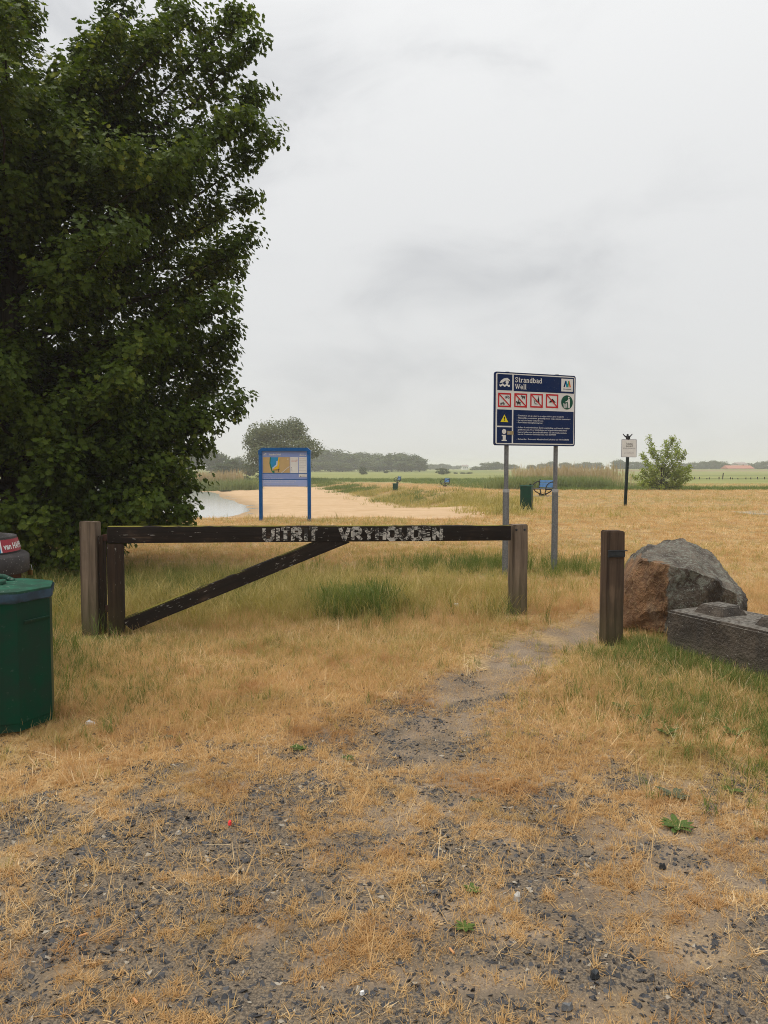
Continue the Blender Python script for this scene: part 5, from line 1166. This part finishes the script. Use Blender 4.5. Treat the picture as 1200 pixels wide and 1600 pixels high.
def clear(x, y):
    k = 1
    for q_ in (LP, GA, GB, BP): k = k * (1 - .85 * gauss(x, y, q_.x, q_.y - .12, .2, .2))
    k = k * (1 - .85 * gauss(x, y, BC.x + .12, BC.y - .42, .34, .22))
    return k
tr_ = lambda x, y: clear(x, y) * np.clip(1 - 1.15 * np.exp(-(path_d(x, y) / .40) ** 2) * (.28 + 1.25 * fbm(x, y, .30, 39)), 0, 1) * (1 - sand_f(x, y))
def nearstraw(x, y):
    g = gravel_f(x, y); xw, yw = warp(x, y, .4, .2, 161); u = .8 * xw - .6 * yw; v = .6 * xw + .8 * yw
    n = .5 * fbm(u, v, .26, 61, 3) + .5 * fbm(v, u, .09, 64, 2); c = .12 + .88 * sstep(.37, .57, n); f = np.clip(sstep(3.8, 6.2, y + .45 * np.abs(x)), 0, 1)
    return np.clip((c * (1 - .8 * g) * (1 - f) + f) * tr_(x, y), 0, 1)
SH = [proto_obj('tuft', tuft(i, 13, .018, .050, .0034, .016, 1.0, .5, M['straw'])) for i in range(5)]
ST_ = [proto_obj('tuft', tuft(20 + i, 12, .05, .12, .0034, .045, 1.15, .6, M['straw'])) for i in range(5)]
FL = [proto_obj('tuft', tuft(40 + i, 10, .06, .16, .003, .07, 1.5, .15, M['straw'])) for i in range(4)]
BG = [proto_obj('tuft', tuft(60 + i, 14, .06, .16, .010, .14, .9, .6, M['straw'])) for i in range(4)]
sets = []
x, y = area_pts(1.7, 6.0, 3600, lambda x, y: nearstraw(x, y) * sstep(6.4, 4.5, y), .6); sets.append((x, y, .5, 1.15, (0, 5)))
x, y = area_pts(1.7, 6.2, 2200, lambda x, y: (1 - .6 * gravel_f(x, y)) * (.35 + .65 * sstep(.35, .6, fbm(.8 * x - .6 * y, .6 * x + .8 * y, .3, 62))), .6); sets.append((x, y, .12, .42, (10, 14)))
tl = lambda x, y: np.clip(sstep(3.9, 6.0, y + .55 * np.maximum(np.abs(x) - .6, 0)) * tr_(x, y), 0, 1)
x, y = area_pts(2.4, 9.0, 600, lambda x, y: tl(x, y) * (1 - .55 * green_f(x, y)), 1.0); sets.append((x, y, .45, 1.0, (5, 10)))
x, y = area_pts(2.4, 10.5, 520, lambda x, y: np.clip(tl(x, y) + .12, 0, 1) * tr_(x, y), 1.0); sets.append((x, y, .6, 1.2, (10, 14)))
x, y = area_pts(9.0, 15.0, 300, lambda x, y: tr_(x, y) * (1 - .5 * green_f(x, y)), 1.5); sets.append((x, y, .6, 1.2, (5, 10)))
x, y = area_pts(2.8, 9.0, 7, lambda x, y: tl(x, y) * .9, 1.0); sets.append((x, y, .5, 1.0, (18, 21)))
x, y = area_pts(13.0, 30, 60, lambda x, y: tr_(x, y) * .9, 2); sets.append((x, y, .6, 1.1, (14, 18)))
x, y = area_pts(28.0, 95, 11, lambda x, y: tr_(x, y) * (x > toe(y)) * .9, 3); sets.append((x, y, .9, 1.5, (14, 18)))
TK = [proto_obj('tuft', tuft(170 + i, 3, .16, .34, .0035, .03, .30, .7, M['straw'], .7, 4)) for i in range(3)]
scat_ground('dry_grass', sets, SH + ST_ + FL + BG + TK, .2, 'bleached straw coloured grass and stubble on the open ground')

TM = [proto_obj('tuft', tuft(80 + i, 15, .16, .36, .0035, .05, .33, .95, M['midgrass'], .35, 4)) for i in range(5)]
MS = [proto_obj('tuft', tuft(90 + i, 13, .05, .13, .0035, .04, .55, .8, M['midgrass'])) for i in range(4)]
MF = [proto_obj('tuft', tuft(95 + i, 14, .12, .30, .013, .18, .5, .8, M['midgrass'])) for i in range(4)]
sets = []
def tallm(x, y):
    t_ = 1.0 * gauss(x, y, -2.2, 9.3, 1.9, 1.5) + .9 * gauss(x, y, -.4, 9.0, 1.2, 1.0) + .5 * gauss(x, y, 1.0, 9.6, 1.2, .8) + .6 * gauss(x, y, -3.4, 7.6, 1.0, .9) + .5 * gauss(x, y, 1.2, 8.0, .35, .35)
    return np.clip(t_ * (.25 + 1.3 * fbm(x, y, .6, 55)) * sstep(7.0, 7.9, y + .3 * np.minimum(x, 0) * 0) * tr_(x, y), 0, 1)
x, y = area_pts(6.6, 14, 215, tallm, 1.5); sets.append((x, y, .6, 1.2, (0, 5)))
x, y = area_pts(2.6, 9.5, 620, lambda x, y: np.clip(green_f(x, y) * 1.1 + .10 * tl(x, y), 0, 1) * tr_(x, y), 1.0); sets.append((x, y, .4, .95, (5, 9)))
x, y = area_pts(9.5, 16, 170, lambda x, y: (green_f(x, y) * .9 + .15) * tr_(x, y), 1.5); sets.append((x, y, .8, 1.5, (5, 9)))
x, y = area_pts(14, 50, 16, lambda x, y: np.clip(green_f(x, y) * .8 + .05, 0, 1) * tr_(x, y) * ((x > toe(y)) | (y < 24)), 2); sets.append((x, y, .5, .9, (9, 13)))
x, y = area_pts(24, 70, 22, lambda x, y: np.exp(-((x - toe(y) - 1.8) / 1.7) ** 2) * sstep(.35, .6, fbm(x, y, 3, 71)), 2); sets.append((x, y, .9, 1.9, (9, 13)))
scat_ground('half_dry_grass', sets, TM + MS + MF, .15, 'tall half dry olive grass behind the barrier')

GS = [proto_obj('tuft', tuft(110 + i, 15, .10, .24, .0045, .045, .40, 1.1, M['green'])) for i in range(5)]
GT = [proto_obj('tuft', tuft(120 + i, 18, .18, .36, .0045, .06, .28, .7, M['green'], .1, 4)) for i in range(3)]
GF = [proto_obj('tuft', tuft(130 + i, 16, .18, .36, .020, .34, .5, .8, M['green'], 0, 3)) for i in range(4)]
sets = []
KN = Vector((-kd.y, kd.x, 0))
def blockfoot(x, y):
    f = (x - KA.x) * kd.x + (y - KA.y) * kd.y; s_ = -((x - KA.x) * KN.x + (y - KA.y) * KN.y)
    return np.exp(-((s_ - .10) / .16) ** 2) * sstep(-.5, -.1, f) * sstep(2.2, 1.4, f) * (s_ > 0.0)
def lush(x, y):
    g = blockfoot(x, y) * 2.2 + .95 * gauss(x, y, 2.25, 6.75, .28, .28) + .5 * gauss(x, y, 1.85, 6.55, .22, .22) + .45 * gauss(x, y, 2.25, 6.15, .35, .35) + .30 * gauss(x, y, 2.2, 5.2, .6, .8) + .25 * gauss(x, y, 2.2, 4.2, .5, .8)
    return np.clip(g * (.4 + fbm(x, y, .25, 66)), 0, 1) * tr_(x, y)
x, y = area_pts(3.2, 7.6, 900, lush, .8); sets.append((x, y, .4, .9, (0, 5)))
def greent(x, y):
    g = 2.2 * gauss(x, y, -.28, 8.3, .34, .42) + .8 * gauss(x, y, -2.6, 9.9, 1.0, .9) + .6 * gauss(x, y, 1.5, 12.2, 1.5, .7) + .5 * gauss(x, y, -4.2, 9.6, 1.2, 1.2) + .5 * gauss(x, y, 1.25, 8.15, .3, .25) + .4 * gauss(x, y, 2.9, 11.4, .7, .5) + .35 * gauss(x, y, -3.1, 6.4, .5, 1.0)
    return np.clip(g * (.35 + 1.1 * fbm(x, y, .5, 44)), 0, 1) * tr_(x, y)
x, y = area_pts(5.0, 14, 190, greent, 1.5); sets.append((x, y, .55, 1.05, (5, 8)))
x, y = area_pts(2.6, 7.6, 300, lambda x, y: np.clip(.9 * gauss(x, y, -2.35, 5.3, .8, .8) + .45 * gauss(x, y, -1.8, 5.0, .5, .4) + .7 * gauss(x, y, -2.9, 6.6, .6, .9) + .06, 0, 1) * tl(x, y), .8); sets.append((x, y, .3, .65, (0, 5)))
x, y = area_pts(7.2, 9.6, 190, lambda x, y: np.clip(1.3 * gauss(x, y, -.28, 8.35, .36, .40) * (.4 + fbm(x, y, .3, 48)), 0, 1), .5); sets.append((x, y, 1.0, 1.45, (5, 8)))
# rank strip at the far meadow edge and on the beach bank
x, y = area_pts(50, 66, 9, lambda x, y: sstep(-2, 4, y - fieldline(x) + (fbm(x, y, 5, 12) - .5) * 5) * (x > 6) * .8, 3); sets.append((x, y, .8, 1.5, (8, 12)))
x, y = area_pts(66, 130, 3, lambda x, y: sstep(-2, 5, y - fieldline(x) + (fbm(x, y, 6, 12) - .5) * 8) * (x < 30) * .7, 3); sets.append((x, y, .8, 1.5, (8, 12)))
x, y = area_pts(46, 112, 15, lambda x, y: np.exp(-((x - toe(y) - 1.4) / 1.5) ** 2) * sstep(.36, .55, fbm(x, y, 5, 72)) * sstep(46, 62, y), 3); sets.append((x, y, .8, 1.5, (8, 12)))
x, y = area_pts(84, 118, 7, lambda x, y: (x < toe(y)) * (lake_d(x, y) > .5) * (lake_d(x, y) < 6) * (x < -19) + (y > 106) * (x < -9) * .7, 4); sets.append((x, y, 1.0, 2.2, (8, 12)))
scat_ground('green_grass', sets, GS + GT + GF, .15, 'fresh green grass clumps around posts block and meadow edge')

RP = [proto_obj('tuft', tuft(140 + i, 16, 1.5, 2.4, .035, .55, .10, .18, M['reedpale'], .8, 4)) for i in range(4)]
RG = [proto_obj('tuft', tuft(150 + i, 16, .9, 1.6, .05, .50, .18, .45, M['reedgreen'], 0, 4)) for i in range(4)]
def box_pts(n, x0, x1, y0, y1, mask=None):
    x = rng.uniform(x0, x1, n); y = rng.uniform(y0, y1, n)
    if mask is not None: k = rng.random(n) < mask(x, y); x, y = x[k], y[k]
    return x, y
xa, xb = D(800, 735, 75).x, D(995, 735, 75).x
x, y = box_pts(650, xa, xb, 70, 82, lambda x, y: sstep(xa, xa + 3.5, x + (fbm(x, y, 2, 4) - .5) * 3) * sstep(xb, xb - 6, x) * (.4 + fbm(x, y, 2.5, 6))); 
x2, y2 = box_pts(260, -28, -17.5, 90, 97)
scat_ground('dry_reeds', [(x, y, .50, 1.15, (0, 4)), (x2, y2, .8, 1.1, (0, 4))], RP, .09, 'pale brown plumed reeds behind the green reed bed')
xa, xb = D(768, 735, 63).x, D(975, 735, 63).x
x, y = box_pts(1500, xa, xb, 60, 68, lambda x, y: sstep(xa - 1, xa + 2.5, x + (fbm(x, y, 2, 14) - .5) * 3) * sstep(xb, xb - 4, x))
x2, y2 = box_pts(330, -27, -14.5, 86.5, 92, lambda x, y: (lake_d(x, y) > -1.5) * 1.0)
hfac = .7
scat_ground('green_reeds', [(x, y, .45, .95, (0, 4)), (x2, y2, .75, 1.15, (0, 4))], RG, .08, 'green reed bed at the far edge of the meadow')
